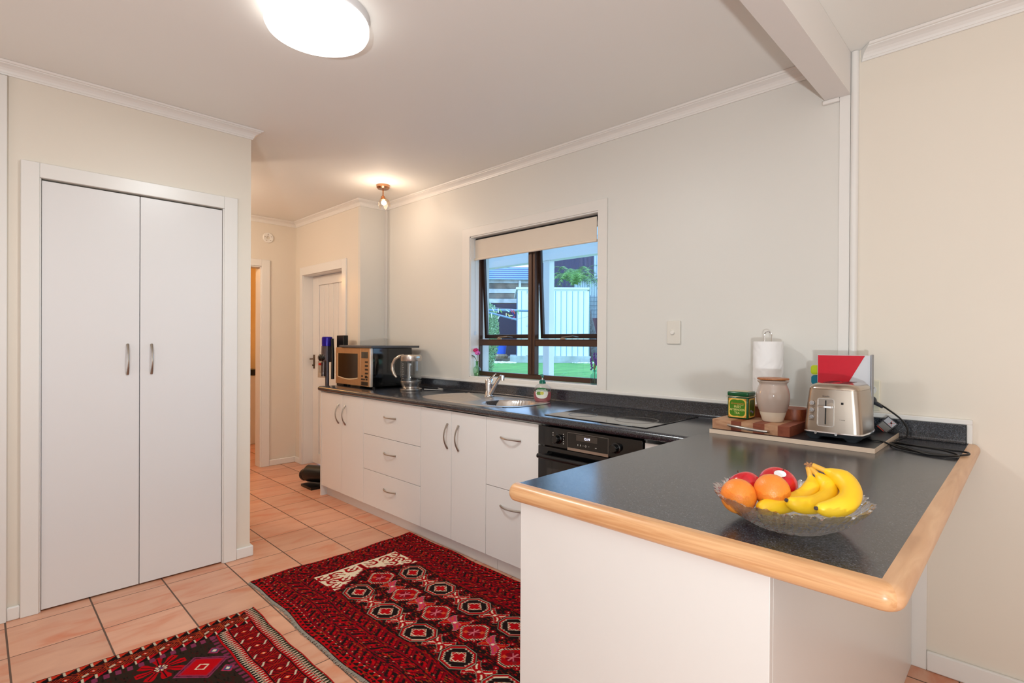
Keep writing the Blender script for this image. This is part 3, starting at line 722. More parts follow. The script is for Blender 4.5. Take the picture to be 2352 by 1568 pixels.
# ------------------------------------------------------------------ small wall fittings
ls = thing('light_switch', (-1.382, YW, 1.283), 'single cream light switch on the wall right of the window', 'light switch')
MB().box(-1.421, YW-.010, 1.283, -1.343, YW, 1.409).build('plate', mat('switch_plate', (226,219,208), .35), ls, bevel=.004, seg=3)
MB().lathe([(0,.008),(.010,.008),(.0135,.003),(.0135,0)], (-1.387, YW-.010, 1.346), 20, axis='y').build('rocker', mat('switch_rocker', (238,232,224), .3), ls, smooth=True)
po = thing('power_outlet', (-.49, YW, 1.01), 'cream double power outlet on the wall behind the toaster', 'power outlet')
MB().box(-.526, YW-.011, 1.011, -.451, YW, 1.137).build('plate', mat('outlet_cream', (236,228,204), .35), po, bevel=.004, seg=3)
for z in (1.097, 1.050):
    s = MB().lathe([(0,.0015),(.0175,.0015),(.018,0)], (-.480, YW-.011, z), 24, axis='y').build('socket', mat('socket_white', (235,232,226), .3), po)
    mb = MB()
    for a, x, zz in ((.5, .007, .006), (-.5, -.007, .006), (0, 0, -.009)):
        T = Matrix.Translation((-.480+x, YW-.0127, z+zz)) @ Matrix.Rotation(a, 4, 'Y'); mb.box(-.0012, 0, -.0045, .0012, .001, .0045, T=T)
    mb.build('pin_holes', BLK, s)
sm = thing('smoke_alarm_base', (HX, 2.106, 2.345), 'round white alarm mounting plate high on the hall wall', 'alarm base')
mb = MB().lathe([(.018,.0),(.018,.010),(.022,.012),(.048,.014),(.053,.008),(.053,0)], (HX, 2.106, 2.345), 32, axis='x')
mb.build('ring', mat('alarm_white', (240,236,230), .4), sm, smooth=True)
for k in range(5):
    a = 2*PI*k/5+.4; MB().box(HX+.0125, 2.106+.034*math.cos(a)-.005, 2.345+.034*math.sin(a)-.003, HX+.0148, 2.106+.034*math.cos(a)+.005, 2.345+.034*math.sin(a)+.003).build('slot', mat('alarm_slot', (170,150,130), .5), sm)

# ------------------------------------------------------------------ lamps
cl = thing('ceiling_light', (-1.96, .92, ZC), 'large round white glowing ceiling light over the kitchen', 'ceiling light')
MB().lathe([(0,-.03),(.178,-.03),(.185,-.012),(.185,0)], (-1.955, .925, ZC), 48).build('base', mat('lamp_base', (225,224,226), .4), cl, smooth=True)
MB().lathe([(.186,-.028),(.190,-.034),(.190,-.058),(.184,-.070),(.165,-.079),(.08,-.086),(0,-.087)], (-1.96, .92, ZC), 64).build('diffuser', mat('lamp_diffuser', (255,253,248), .4, emit=(255,252,246), estr=2.2, var=0), cl, smooth=True)
sl = thing('spotlight', (-3.72, 2.29, 2.545), 'small brass spotlight with a lit bulb near the window wall', 'spotlight')
bz = mat('spot_bronze', (176,130,98), .25, 1)
MB().lathe([(0,0),(.052,0),(.052,-.02),(.042,-.032),(0,-.033)], (-3.73, 2.30, ZC), 28).build('base', bz, sl, smooth=True)
MB().tube([(-3.73, 2.30, ZC-.03), (-3.728, 2.298, ZC-.095)], .006, 10).build('stem', bz, sl, smooth=True)
ax = Vector((.45, -.12, -1)).normalized(); o0 = Vector((-3.728, 2.298, ZC-.095))
Q = ax.to_track_quat('Z', 'Y').to_matrix().to_4x4()
mb = MB().lathe([(0,0),(.016,.0),(.019,.015),(.019,.035),(0,.036)], (0,0,0), 20)
for v in mb.bm.verts: v.co = Q @ v.co + o0
mb.build('lamp_holder', bz, sl, smooth=True)
mb = MB()
for k in range(6):
    a = 2*PI*k/6; T = Matrix.Translation(o0) @ Q @ Matrix.Rotation(a, 4, 'Z')
    vs_ = []
    for i in range(6):
        s = i/5; rr = .022+.026*math.sin(s*1.5); wd = .022*math.sin(PI*min(1, .15+s*.8)); z = .015+.075*s
        vs_.append([mb.bm.verts.new(T @ Vector((rr-.004*(1-abs(j))*0, j*wd, z))) for j in (-1, -.3, .3, 1)])
    for a_, b_ in zip(vs_, vs_[1:]):
        for j in range(3): mb.bm.faces.new((a_[j], a_[j+1], b_[j+1], b_[j]))
mb.build('petal_shade', glass_pane('amber_petal_glass', (1,.88,.76), .5), sl, smooth=True)
bp_ = o0+ax*.058
MB().ball(bp_, .020, 10).build('bulb', mat('bulb_glow', (255,240,214), .4, emit=(255,232,196), estr=14, var=0), sl, smooth=True)

# ------------------------------------------------------------------ tray board, chopping boards and things on them
tr = thing('serving_board', (-.675, 2.4, .912), 'dark laminate board with cream edges under the toaster', 'board')
MB().box(-.966, 2.168, .9125, -.383, 2.628, .9295).build('edge_band', mat('edge_cream', (238,216,194), .45), tr)
MB().box(-.9645, 2.1695, .9290, -.3845, 2.6265, .9302).build('laminate_top', mat('tray_laminate', (40,40,44), .3, var=.4, scale=280), tr)
cb = thing('chopping_board', (-.81, 2.34, .9305), 'thick striped wooden chopping board with steel handle', 'chopping board')
mb = MB(); xs = [-.962, -.884, -.842, -.796, -.752, -.703, -.660]
for i, (a, b) in enumerate(zip(xs, xs[1:])): mb.box(a, 2.188, .9308, b, 2.50, .970, mi=i % 2)
mb.build('board', [WLIGHT, WDARK], cb)
MB().tube([(-.893, 2.188, .952), (-.890, 2.176, .953), (-.873, 2.168, .952), (-.81, 2.160, .9485), (-.762, 2.164, .9455), (-.740, 2.174, .944), (-.737, 2.188, .944)], [.006,.0055,.005,.0065,.005,.0055,.006], 12).build('handle', STEEL, cb, smooth=True)
rb = MB(); o = []
X0_, X1_, Y0_, Y1_ = -.88, -.668, 2.375, 2.498; rr = .045
for (cx_, cy_, a0) in ((X1_-rr, Y0_+rr, -90), (X1_-rr, Y1_-rr, 0), (X0_+rr, Y1_-rr, 90), (X0_+rr, Y0_+rr, 180)):
    o += arc((cx_, cy_, .9705), rr, a0, a0+90, 8, 'xy')
rb.poly(o, (0, 0, .046))
tag(rb.build('wooden_block', WRED, smooth=True, ang=50), 'reddish-brown rounded wooden block behind the beige jar', 'board')
# paper towel
px_, py_ = -.868, 2.565
pt_ = thing('paper_towel_holder', (px_, py_, .9302), 'white paper towel roll on a chrome holder', 'paper towel')
MB().lathe([(0,0),(.078,0),(.078,.006),(.074,.009),(0,.009)], (px_, py_, .9305), 32).build('base', CHROME, pt_, smooth=True)
def towel():
    mb = MB(); n = 160; rows = 150
    V = []
    for j in range(rows+1):
        z = .942+.356*j/rows; row = []
        for i in range(n):
            a = 2*PI*i/n; u = a*.065; v = z
            q = math.sin(90*u+2.2*math.sin(60*v+1.3*math.sin(40*u)))+math.sin(80*v+2.4*math.sin(70*u+math.sin(50*v)))
            r = .0635+.0007*math.tanh(q*1.2)
            row.append(mb.bm.verts.new((px_+r*math.cos(a), py_+r*math.sin(a), z)))
        V.append(row)
    for j in range(rows):
        for i in range(n): mb.bm.faces.new((V[j][i], V[j][(i+1)%n], V[j+1][(i+1)%n], V[j+1][i]))
    mb.bm.faces.new(V[0]); 
    c = [mb.bm.verts.new((px_+.02*math.cos(2*PI*i/n), py_+.02*math.sin(2*PI*i/n), 1.298)) for i in range(n)]
    for i in range(n): mb.bm.faces.new((V[-1][i], V[-1][(i+1)%n], c[(i+1)%n], c[i]))
    return mb
towel().build('roll', mat('tissue', (246,243,242), .8, var=.01), pt_, smooth=True)
MB().tube([(px_-.016, py_-.0, .94), (px_-.016, py_, 1.325)] + [(px_-.016*math.cos(a), py_, 1.327+.017*math.sin(a)) for a in [PI*i/8 for i in range(9)]] + [(px_+.016, py_, 1.325), (px_+.016, py_, .94)], .0028, 8).build('rod', CHROME, pt_, smooth=True)
# tea tin
GR = mat('tin_green', (0,84,44), .25, var=.03, coat=.3)
tt = thing('tea_tin', (-.887, 2.31, .9705), 'green tea tin with a yellow-bordered label on the striped board', 'tin')
tx0, tx1, ty0, ty1, tz = -.930, -.843, 2.262, 2.345, .9705
MB().box(tx0, ty0, tz, tx1, ty1, tz+.092).build('body', GR, tt, bevel=.006, seg=3)
MB().box(tx0-.001, ty0-.001, tz+.0945, tx1+.001, ty1+.001, tz+.114).build('lid', GR, tt, bevel=.006, seg=3)
MB().box(tx0-.003, ty0-.003, tz+.0915, tx1+.003, ty1+.003, tz+.0945).build('lid_rim', mat('tin_rim', (206,196,160), .3, .8), tt, bevel=.0014)
MB().box(tx0+.008, ty0+.008, tz+.1138, tx1-.008, ty1-.008, tz+.1148).build('lid_picture', mat('tin_top', (206,186,150), .4, var=.2, scale=60), tt)
YEL = mat('tin_yellow', (246,196,92), .4, var=.12, scale=120); LGR = mat('tin_label_green', (70,130,24), .35, var=.04); CRM = mat('tin_cream', (250,236,150), .4); ORG = mat('tin_ochre', (216,140,60), .4, var=.2, scale=300)
def tin_panel(T, wd, ht, front_=True):
    mb = MB()
    def quad(pts, z, mi):
        mb.bm.faces.new([mb.bm.verts.new(T @ Vector((x, y, z))) for x, y in pts]).material_index = mi
    quad([(-wd/2,-ht/2),(wd/2,-ht/2),(wd/2,ht/2),(-wd/2,ht/2)], .0003, 0)
    for sx_ in (-1, 1):
        for sy_ in (-1, 1):
            quad([(sx_*wd/2, sy_*ht/2), (sx_*(wd/2-.011), sy_*ht/2), (sx_*wd/2, sy_*(ht/2-.012))], .0005, 3)
    o = []
    for i in range(72):
        a = 2*PI*i/72; c_, s_ = math.cos(a), math.sin(a); p = 4.5
        k = 1/((abs(c_)**p+abs(s_)**p)**(1/p)); k *= 1-.045*(math.cos(4*a)*.5+.5)**6
        o.append((c_*k*(wd/2-.0045), s_*k*(ht/2-.005)))
    quad(o, .0006, 1)
    return mb
Tt = Matrix.Translation(((tx0+tx1)/2-.001, ty0, tz+.046)) @ Matrix.Rotation(PI/2, 4, 'X')
mb = tin_panel(Tt, .074, .080)
Tm = lambda x, y: Tt @ Matrix.Translation((x, y, .0009))
mb.text('IRISH', .0135, Tm(-.0, .0045), 2, .0002, sx=.92).text('AFTERNOON', .0135, Tm(0, -.0085), 2, .0002, sx=.78).text('TEA', .0135, Tm(-.001, -.0215), 2, .0002, sx=.95)
mb.text('Greenmarks', .0115, Tm(.0, .0185), 3, .0002, sx=.95, shear=.25).text('Tea Company', .0045, Tm(.013, .0128), 2, .0002)
for dx, dy in ((.0003, 0), (-.0003, 0), (0, .0003)):
    pass
mb.build('label', [YEL, LGR, CRM, ORG], tt)
Ts = Matrix.Translation((tx1, (ty0+ty1)/2, tz+.046)) @ Matrix.Rotation(PI/2, 4, 'Z') @ Matrix.Rotation(PI/2, 4, 'X')
mb = tin_panel(Ts, .068, .080)
LAV = mat('tin_lavender', (176,168,206), .4)
mb2 = mb
for (x, y) in ((-.018, -.017), (.0, -.023)):
    mb.bm.faces.new([mb.bm.verts.new(Ts @ Vector(p)) for p in ((x, y, .0009), (x+.013, y, .0009), (x+.013, y+.009, .0009), (x, y+.009, .0009))]).material_index = 4
mb.build('label', [YEL, mat('tin_side_green', (84,106,14), .4, var=.15, scale=60), CRM, ORG, LAV], tt)
# stoneware jar
jx, jy = -.757, 2.296
jr = thing('stoneware_jar', (jx, jy, .9705), 'taupe stoneware jar with cream foot and wooden lid', 'jar')
MB().lathe([(0,0),(.036,0),(.0385,.003),(.047,.030),(.0505,.042)], (jx, jy, .9705), 48).build('foot', mat('glaze_cream', (232,218,198), .35, var=.02), jr, smooth=True, ang=60)
MB().lathe([(.0503,.0405),(.0545,.050),(.0605,.073),(.0635,.095),(.0630,.113),(.058,.135),(.0525,.148),(.0512,.153),(.0535,.158),(.0585,.163),(.060,.166),(.058,.168),(.050,.167),(.047,.150)], (jx, jy, .9705), 48).build('body', mat('glaze_taupe', (196,176,164), .12, var=.02, coat=.5), jr, smooth=True, ang=60)
MB().lathe([(0,.170),(.047,.170),(.059,.171),(.0595,.173),(.0595,.176),(.058,.178),(0,.1785)], (jx, jy, .9705), 48).build('lid', wood_mat('lid_wood', (150,88,50), (184,120,74), (90, 6, 60), .45), jr, smooth=True)
# coloured cutting boards in their case
ic = thing('board_case', (-.55, 2.53, .9305), 'silver-grey upright case holding coloured cutting boards behind the toaster', 'board case')
MB().box(-.4575, 2.495, .9308, -.452, 2.53, 1.247).box(-.650, 2.495, .9308, -.4575, 2.53, .938).build('frame', mat('case_grey', (150,152,158), .35, .5), ic, bevel=.002)
ib = MB().box(-.648, 2.503, .9385, -.4585, 2.511, 1.243)
ibo = tag(ib.build('cutting_board', mat('board_silver', (214,216,222), .3), bevel=.0015), 'red and silver cutting board standing behind the toaster', 'cutting board', 'coloured cutting boards in the case')
MB().poly([(-.646, 2.5027, 1.2415), (-.4775, 2.5027, 1.2415), (-.545, 2.5027, 1.11), (-.59, 2.5027, 1.0), (-.646, 2.5027, .94)], (0, -.0006, 0)).build('red_panel', mat('board_redface', (206,18,44), .3, var=.06, scale=60), ibo)
for k, (y, z, col, nm, lbl) in enumerate(((2.5125, 1.178, (176,190,20), 'board_lime', 'lime green cutting board showing only its round tab above the blue one'), (2.5205, 1.135, (16,120,146), 'board_teal', 'teal blue cutting board with its rounded tab below the green tab'))):
    cx_ = -.648; ybm = MB().box(-.640, y, .9385, -.462, y+.006, 1.225)
    bo = tag(ybm.build('cutting_board', mat(nm, col, .35), bevel=.001), lbl, 'cutting board', 'coloured cutting boards in the case')
    pts = [(-.638, y, z-.019-.003*k)] + [p for p in arc((-.664, y, z-.008), .012, 270, 180, 6)] + [p for p in arc((-.664, y, z+.008), .012, 180, 90, 6)] + [(-.638, y, z+.019+.003*k)]
    MB().poly(pts, (0, .006, 0)).build('tab', _m[nm], bo)

# ------------------------------------------------------------------ toaster
to = thing('toaster', (-.527, 2.34, .9302), 'brushed steel two-slice toaster at the end of the worktop', 'toaster')
TS = mat('toaster_steel', (178,166,154), .3, 1, var=.05, scale=14)
def rrect(cx, cy, hx, hy, r, n=6, bul=0):
    o = []
    for (sx_, sy_, a0) in ((1, -1, -90), (1, 1, 0), (-1, 1, 90), (-1, -1, 180)):
        for i in range(n+1):
            a = math.radians(a0+90*i/n); o.append((cx+sx_*(hx-r)+r*math.cos(a), cy+sy_*(hy-r)+r*math.sin(a)))
    if bul:
        q = []
        m = len(o)
        for i in range(m):
            a, b = o[i], o[(i+1)%m]; q.append(a)
            if math.hypot(a[0]-b[0], a[1]-b[1]) > .03:
                for k in range(1, 8):
                    t_ = k/8; x, y = a[0]+(b[0]-a[0])*t_, a[1]+(b[1]-a[1])*t_; bb = bul*4*t_*(1-t_)
                    nx, ny = (b[1]-a[1]), -(b[0]-a[0]); L_ = math.hypot(nx, ny); q.append((x+nx/L_*bb, y+ny/L_*bb))
        o = q
    return o
def stack(levels, c, m=None, capb=True, capt=True):
    mb = MB(); R = []
    for (z, hx, hy, r, bul) in levels: R.append([mb.bm.verts.new((x, y, z)) for x, y in rrect(c[0], c[1], hx, hy, r, 6, bul)])
    n = len(R[0])
    for a, b in zip(R, R[1:]):
        for i in range(n): mb.bm.faces.new((a[i], a[(i+1)%n], b[(i+1)%n], b[i]))
    if capb: mb.bm.faces.new(R[0][::-1])
    if capt: mb.bm.faces.new(R[-1])
    return mb
tc_ = (-.528, 2.342)
stack([(.9605, .0955, .118, .026, .006), (1.0, .0935, .1165, .026, .006), (1.06, .089, .113, .026, .006), (1.118, .0835, .108, .026, .005)], tc_).build('body', TS, to, smooth=True, ang=50)
mb = stack([(1.1185, .0835, .108, .026, .005), (1.124, .083, .1075, .028, .005), (1.133, .077, .102, .03, .004), (1.1385, .064, .094, .03, .003), (1.1405, .055, .088, .03, .002)], tc_)
mb.build('top_cover', mat('toaster_top', (186,172,158), .16, 1, var=.03), to, smooth=True, ang=50)
for x in (-.028, .028): MB().box(tc_[0]+x-.014, tc_[1]-.068, 1.139, tc_[0]+x+.014, tc_[1]+.068, 1.1412).build('bread_slot', BLK, to)
MB().lathe([(0,0)], (0,0,0)).bm.free()
stack([(.9555, .0965, .1195, .028, .006), (.958, .0985, .1215, .028, .006), (.962, .0965, .1195, .028, .006)], tc_).build('chrome_band', CHROME, to, smooth=True)
DG = mat('toaster_base_grey', (58,64,70), .35)
stack([(.944, .090, .113, .028, .005), (.9555, .096, .119, .028, .006)], tc_).build('base', DG, to, smooth=True)
for sx_ in (-1, 1):
    for sy_ in (-1, 1):
        x, y = tc_[0]+sx_*.062, tc_[1]+sy_*.088
        stack([(.9305, .016, .018, .008, 0), (.936, .022, .020, .008, 0), (.9445, .030, .024, .008, 0)], (x, y)).build('foot', DG, to, smooth=True)
yf = tc_[1]-.1165-.0065                         # front face plane
# lever panel: raised rounded frame, slot and lever
def rr_outline(cx, cz, hx, hz, r, n=6): return [(x, z) for x, z in rrect(cx, cz, hx, hz, r, n)]
lx = -.547
tl_ = lambda z: (z-.9605)/.1575*.0085       # wall leans back towards the top
def face_pt(x, z, d=0): return (x, yf+tl_(z)-d, z)
def plate(cx, cz, hx, hz, r, d0, d1, hole=None):
    mb = MB(); o = rr_outline(cx, cz, hx, hz, r)
    A_ = [mb.bm.verts.new(face_pt(x, z, d0)) for x, z in o]; B_ = [mb.bm.verts.new(face_pt(x, z, d1)) for x, z in o]; n = len(o)
    for i in range(n): mb.bm.faces.new((A_[i], A_[(i+1)%n], B_[(i+1)%n], B_[i]))
    if hole:
        o2 = rr_outline(cx, cz, hx-hole, hz-hole, max(.001, r-hole)); D_ = [mb.bm.verts.new(face_pt(x, z, d1)) for x, z in o2]; E_ = [mb.bm.verts.new(face_pt(x, z, d0)) for x, z in o2]
        for i in range(n): mb.bm.faces.new((B_[i], B_[(i+1)%n], D_[(i+1)%n], D_[i])); mb.bm.faces.new((D_[i], D_[(i+1)%n], E_[(i+1)%n], E_[i]))
    else: mb.bm.faces.new(B_)
    return mb
plate(lx, 1.034, .0285, .0525, .009, -.002, .0025, .003).build('lever_frame', STEEL, to, smooth=True)
plate(lx, 1.034, .0262, .050, .007, -.002, .0008).build('lever_plate', mat('toaster_plate', (160,150,142), .28, 1), to, smooth=True)
plate(lx, 1.034, .0022, .045, .002, -.001, .0014).build('lever_slot', BLK, to)
lv = stack([(1.053, .0235, .007, .004, 0), (1.0595, .0235, .007, .004, 0)], (lx+.001, yf-.008)); lv.build('lever', CHROME, to, smooth=True)
for k, z in enumerate((1.066, 1.040, 1.014)):
    mb = MB().lathe([(0,.006),(.0058,.006),(.0066,.004),(.0066,0)], (-.594, yf+tl_(z)+.002, z), 20, axis='y'); b = mb.build('button', mat('button_steel', (190,190,192), .25, 1), to, smooth=True)
    MB().lathe([(.0066,.0),(.0066,.0025),(.0082,.0025),(.0082,0)], (-.594, yf+tl_(z)+.001, z), 20, axis='y').build('button_ring', CHROME, b)
    MB().text(('A BIT MORE', 'CANCEL', 'DEFROST')[k], .0038, Tf(-.594, z-.0125, yf+tl_(z-.0125)-.0002)).build('lettering', BLK, to)
mb = MB().text('Breville', .008, Tf(lx, 1.0935, yf+tl_(1.0935)-.0004)); mb.build('lettering', mat('etched', (120,110,104), .4, .8), to)
MB().box(-.498, yf+tl_(1.07)-.0004, 1.066, -.490, yf+tl_(1.07), 1.074).build('bread_symbol', BLK, to)
MB().text('LIFT & LOOK', .0035, Tf(-.494, 1.010, yf+tl_(1.01)-.0002)).build('lettering', BLK, to)
for x in (-.578, -.511):
    MB().lathe([(0,.006),(.0045,.006),(.0055,0)], (x, yf-.0005, .956), 14, axis='y').build('stud', CHROME, to, smooth=True)
# cord and plug
CORD = mat('cord_black', (20,19,20), .4)
def spline(P, n=8):
    P = [Vector(p) for p in P]; o = []
    for i in range(len(P)-1):
        a, b, c, d = P[max(i-1, 0)], P[i], P[i+1], P[min(i+2, len(P)-1)]
        for k in range(n):
            t_ = k/n; o.append(.5*((2*b)+(-a+c)*t_+(2*a-5*b+4*c-d)*t_*t_+(-a+3*b-3*c+d)*t_**3))
    o.append(P[-1]); return o
zc1 = .9165; zt1 = .9345
cp_ = [(-.46, 2.40, .938), (-.43, 2.33, .9345), (-.395, 2.33, .9345), (-.370, 2.34, .925), (-.335, 2.325, .9172), (-.27, 2.29, .9172), (-.20, 2.29, .9172), (-.155, 2.33, .9195), (-.150, 2.355, .922), (-.168, 2.375, .922), (-.23, 2.375, .923), (-.31, 2.40, .920), (-.375, 2.43, .9172), (-.365, 2.375, .921), (-.32, 2.32, .921), (-.25, 2.265, .9172), (-.185, 2.27, .920), (-.175, 2.30, .922), (-.22, 2.33, .9265), (-.30, 2.37, .9245), (-.355, 2.42, .9215), (-.372, 2.47, .918), (-.368, 2.52, .918), (-.352, 2.585, .925), (-.352, 2.60, .955), (-.375, 2.605, .990), (-.42, 2.61, 1.025), (-.455, 2.625, 1.045)]
MB().tube(spline(cp_), .0034, 8).build('cord', CORD, to, smooth=True)
MB().lathe([(0,.024),(.010,.022),(.018,.013),(.020,.003),(.0195,0)], (-.480, YW-.0128, 1.052), 24, axis='y').tube([(-.470, 2.632, 1.047), (-.45, 2.622, 1.038), (-.437, 2.615, 1.030)], [.009,.008,.0055], 10).build('plug', mat('plug_grey', (62,64,70), .35), to, smooth=True)
tgm = MB(); Tg = Matrix.Translation((-.398, 2.603, .985)) @ Matrix.Rotation(math.radians(43), 4, 'Y')
tgm.box(-.022, -.001, -.062, .024, 0, -.002, T=Tg)
tg = tgm.build('warning_tag', mat('tag_dark', (70,66,68), .5), to)
tgm = MB().box(-.018, -.0016, -.028, .02, -.001, -.005, T=Tg, mi=0)
for k in range(7): tgm.box(-.018, -.0016, -.033-.0034*k, .020, -.001, -.0345-.0034*k, T=Tg, mi=1)
tgm.box(-.018, -.0016, -.061, .012, -.001, -.058, T=Tg, mi=2)
for a in (.6, -.6):
    T2 = Tg @ Matrix.Translation((.008, -.0018, -.017)) @ Matrix.Rotation(a, 4, 'Y'); tgm.box(-.0008, 0, -.012, .0008, .0004, .012, T=T2, mi=2)
T2 = Tg @ Matrix.Translation((.006, -.0018, -.016)); tgm.box(-.004, 0, -.003, .003, .0003, .003, T=T2, mi=3)
tgm.build('tag_print', [mat('tag_grey', (190,190,196), .5), mat('tag_text', (180,176,170), .5), mat('tag_red', (220,80,60), .5), BLK], tg)

# ------------------------------------------------------------------ fruit bowl
bx_, by_ = -.362, 1.2
def bowl():
    mb = MB(); n = 448; prof_o = [(.0,.0),(.075,.0),(.082,.004),(.105,.018),(.127,.038),(.140,.052),(.1455,.060)]
    prof_i = [(.142,.060),(.134,.051),(.120,.037),(.100,.020),(.078,.009),(.0,.007)]
    rings = []
    for k, (r, z) in enumerate(prof_o+prof_i):
        out_ = k < len(prof_o)
        if r == 0: rings.append([mb.bm.verts.new((bx_, by_, .9122+z))]); continue
        row = []
        for i in range(n):
            a = 2*PI*i/n; s = (r-.075)/.07 if r > .075 else 0
            lobes = abs(math.sin(a*7)); fl = math.sin(a*56)
            rr_ = r + s*.006*(lobes-.5) + (.0042*fl*min(1, s*2) if out_ else 0)
            zz = z + s*s*(.006*(lobes-.6)+.0016*math.sin(a*56))
            if r <= .075 and out_: rr_ += .0008*math.sin(a*24)
            row.append(mb.bm.verts.new((bx_+rr_*math.cos(a), by_+rr_*math.sin(a), .9122+zz)))
        rings.append(row)
    for a, b in zip(rings, rings[1:]):
        for j in range(n):
            k = (j+1)%n
            if len(a) == 1: mb.bm.faces.new((a[0], b[k], b[j]))
            elif len(b) == 1: mb.bm.faces.new((a[j], a[k], b[0]))
            else: mb.bm.faces.new((a[j], a[k], b[k], b[j]))
    return mb
def cut_glass():
    m = bpy.data.materials.new('cut_glass'); m.use_nodes = True; nt = m.node_tree; nt.nodes.clear(); N = nt.nodes.new; L = nt.links.new
    o = N('ShaderNodeOutputMaterial'); t = N('ShaderNodeBsdfTransparent'); t.inputs[0].default_value = (.93,.94,.95,1); g = N('ShaderNodeBsdfGlass'); g.inputs['IOR'].default_value = 1.35; g.inputs['Roughness'].default_value = .02
    gl = N('ShaderNodeBsdfGlossy'); gl.inputs['Roughness'].default_value = .08; gl.inputs[0].default_value = (1,1,1,1)
    tc = N('ShaderNodeTexCoord'); v = N('ShaderNodeTexVoronoi'); v.inputs['Scale'].default_value = 95; L(tc.outputs['Object'], v.inputs['Vector'])
    bp = N('ShaderNodeBump'); bp.inputs['Strength'].default_value = .5; bp.inputs['Distance'].default_value = .004; L(v.outputs['Distance'], bp.inputs['Height'])
    L(bp.outputs[0], g.inputs['Normal']); L(bp.outputs[0], gl.inputs['Normal'])
    a = N('ShaderNodeMixShader'); a.inputs[0].default_value = .30; L(t.outputs[0], a.inputs[1]); L(g.outputs[0], a.inputs[2])
    b = N('ShaderNodeMixShader'); b.inputs[0].default_value = .34; L(a.outputs[0], b.inputs[1]); L(gl.outputs[0], b.inputs[2]); L(b.outputs[0], o.inputs[0]); return m
GL = cut_glass()
tag(bowl().build('fruit_bowl', GL, smooth=True, ang=80), 'cut glass bowl of fruit with scalloped rim on the peninsula', 'bowl')
def grad_mat(name, stops, scale, rough=.35, bump=0, bscale=250, spots=None, coat=0, sss=0):
    m = bpy.data.materials.new(name); m.use_nodes = True; nt, b = nodes(m); N = nt.nodes.new; L = nt.links.new
    tc = N('ShaderNodeTexCoord'); n = N('ShaderNodeTexNoise'); n.inputs['Scale'].default_value = scale; n.inputs['Detail'].default_value = 5; L(tc.outputs['Object'], n.inputs['Vector'])
    r = N('ShaderNodeValToRGB'); e = r.color_ramp.elements; e[0].position = stops[0][0]; e[0].color = (*s2l(stops[0][1]), 1); e[1].position = stops[-1][0]; e[1].color = (*s2l(stops[-1][1]), 1)
    for p, c in stops[1:-1]: q = e.new(p); q.color = (*s2l(c), 1)
    L(n.outputs['Fac'], r.inputs['Fac']); col = r.outputs[0]
    if spots:
        n3 = N('ShaderNodeTexNoise'); n3.inputs['Scale'].default_value = spots[0]; n3.inputs['Detail'].default_value = 2; L(tc.outputs['Object'], n3.inputs['Vector'])
        mr = N('ShaderNodeMapRange'); mr.inputs[1].default_value = spots[1]; mr.inputs[2].default_value = spots[1]+.04; L(n3.outputs['Fac'], mr.inputs[0])
        mx = N('ShaderNodeMix'); mx.data_type = 'RGBA'; L(mr.outputs[0], mx.inputs[0]); L(col, mx.inputs[6]); mx.inputs[7].default_value = (*s2l(spots[2]), 1); col = mx.outputs[2]
    L(col, b.inputs['Base Color']); b.inputs['Roughness'].default_value = rough
    if coat: b.inputs['Coat Weight'].default_value = coat
    if sss: b.inputs['Subsurface Weight'].default_value = sss; b.inputs['Subsurface Radius'].default_value = (.01,.004,.002); b.inputs['Subsurface Scale'].default_value = .3
    if bump:
        n2 = N('ShaderNodeTexVoronoi'); n2.inputs['Scale'].default_value = bscale; L(tc.outputs['Object'], n2.inputs['Vector'])
        bp = N('ShaderNodeBump'); bp.inputs['Strength'].default_value = bump; bp.inputs['Distance'].default_value = .001; L(n2.outputs['Distance'], bp.inputs['Height']); L(bp.outputs[0], b.inputs['Normal'])
    return m
ORM = grad_mat('orange_peel', [(.3, (240,120,34)), (.7, (252,160,60))], 14, .38, .35, 420)
APM = grad_mat('apple_skin', [(.3, (196,8,28)), (.62, (222,20,40)), (.8, (228,70,44))], 12, .2, coat=.3)
def fruit(name, c, r, m, label, cat, sc, group, dimple, rot):
    f = thing(name, (c[0], c[1], c[2]-r*sc[2]), label, cat, group)
    mb = MB(); n = 24
    prof = []
    for i in range(n+1):
        a = PI*i/n; rr_ = r*math.sin(a); z = -r*math.cos(a)
        if dimple:
            z -= .010*math.exp(-(rr_/.012)**2)*(1 if z > 0 else -.5)
            rr_ *= 1+.05*math.cos(a)*-1
        prof.append((rr_ if 0 < i < n else 0, z*sc[2]))
    mb.lathe(prof, (0,0,0), 36)
    R_ = Matrix.Rotation(rot[0], 4, 'X') @ Matrix.Rotation(rot[1], 4, 'Y')
    for v in mb.bm.verts: v.co = R_ @ v.co + Vector(c)
    mb.build('skin', m, f, smooth=True, ang=80)
    return f, R_
f1, R1 = fruit('orange', (-.4420, 1.1360, .9655), .036, ORM, 'plain orange at the left front of the glass bowl', 'orange', (1,1,1.02), 'oranges in the glass bowl', False, (.4, .5))
f2, R2 = fruit('orange', (-.3870, 1.1720, .9800), .0355, ORM, 'orange with its green stem end showing, behind the bananas', 'orange', (1,1,.96), 'oranges in the glass bowl', False, (1.3, .35))
p = Vector((-.3870, 1.1720, .9800)) + Vector((-.006, -.033, -.0145)).normalized()*.0352
MB().ball(p, .0035, 8, (1, .5, 1)).build('stem_button', mat('stem_green', (70,110,30), .6), f2, smooth=True)
f3, R3 = fruit('apple', (-.4540, 1.2020, .9685), .0375, APM, 'red apple at the left behind the front orange', 'apple', (1,1,.93), 'red apples in the glass bowl', True, (-.3, -.6))
f4, R4 = fruit('apple', (-.3970, 1.2380, .9790), .0400, APM, 'red apple with a white round sticker', 'apple', (1,1,.93), 'red apples in the glass bowl', True, (.2, .3))
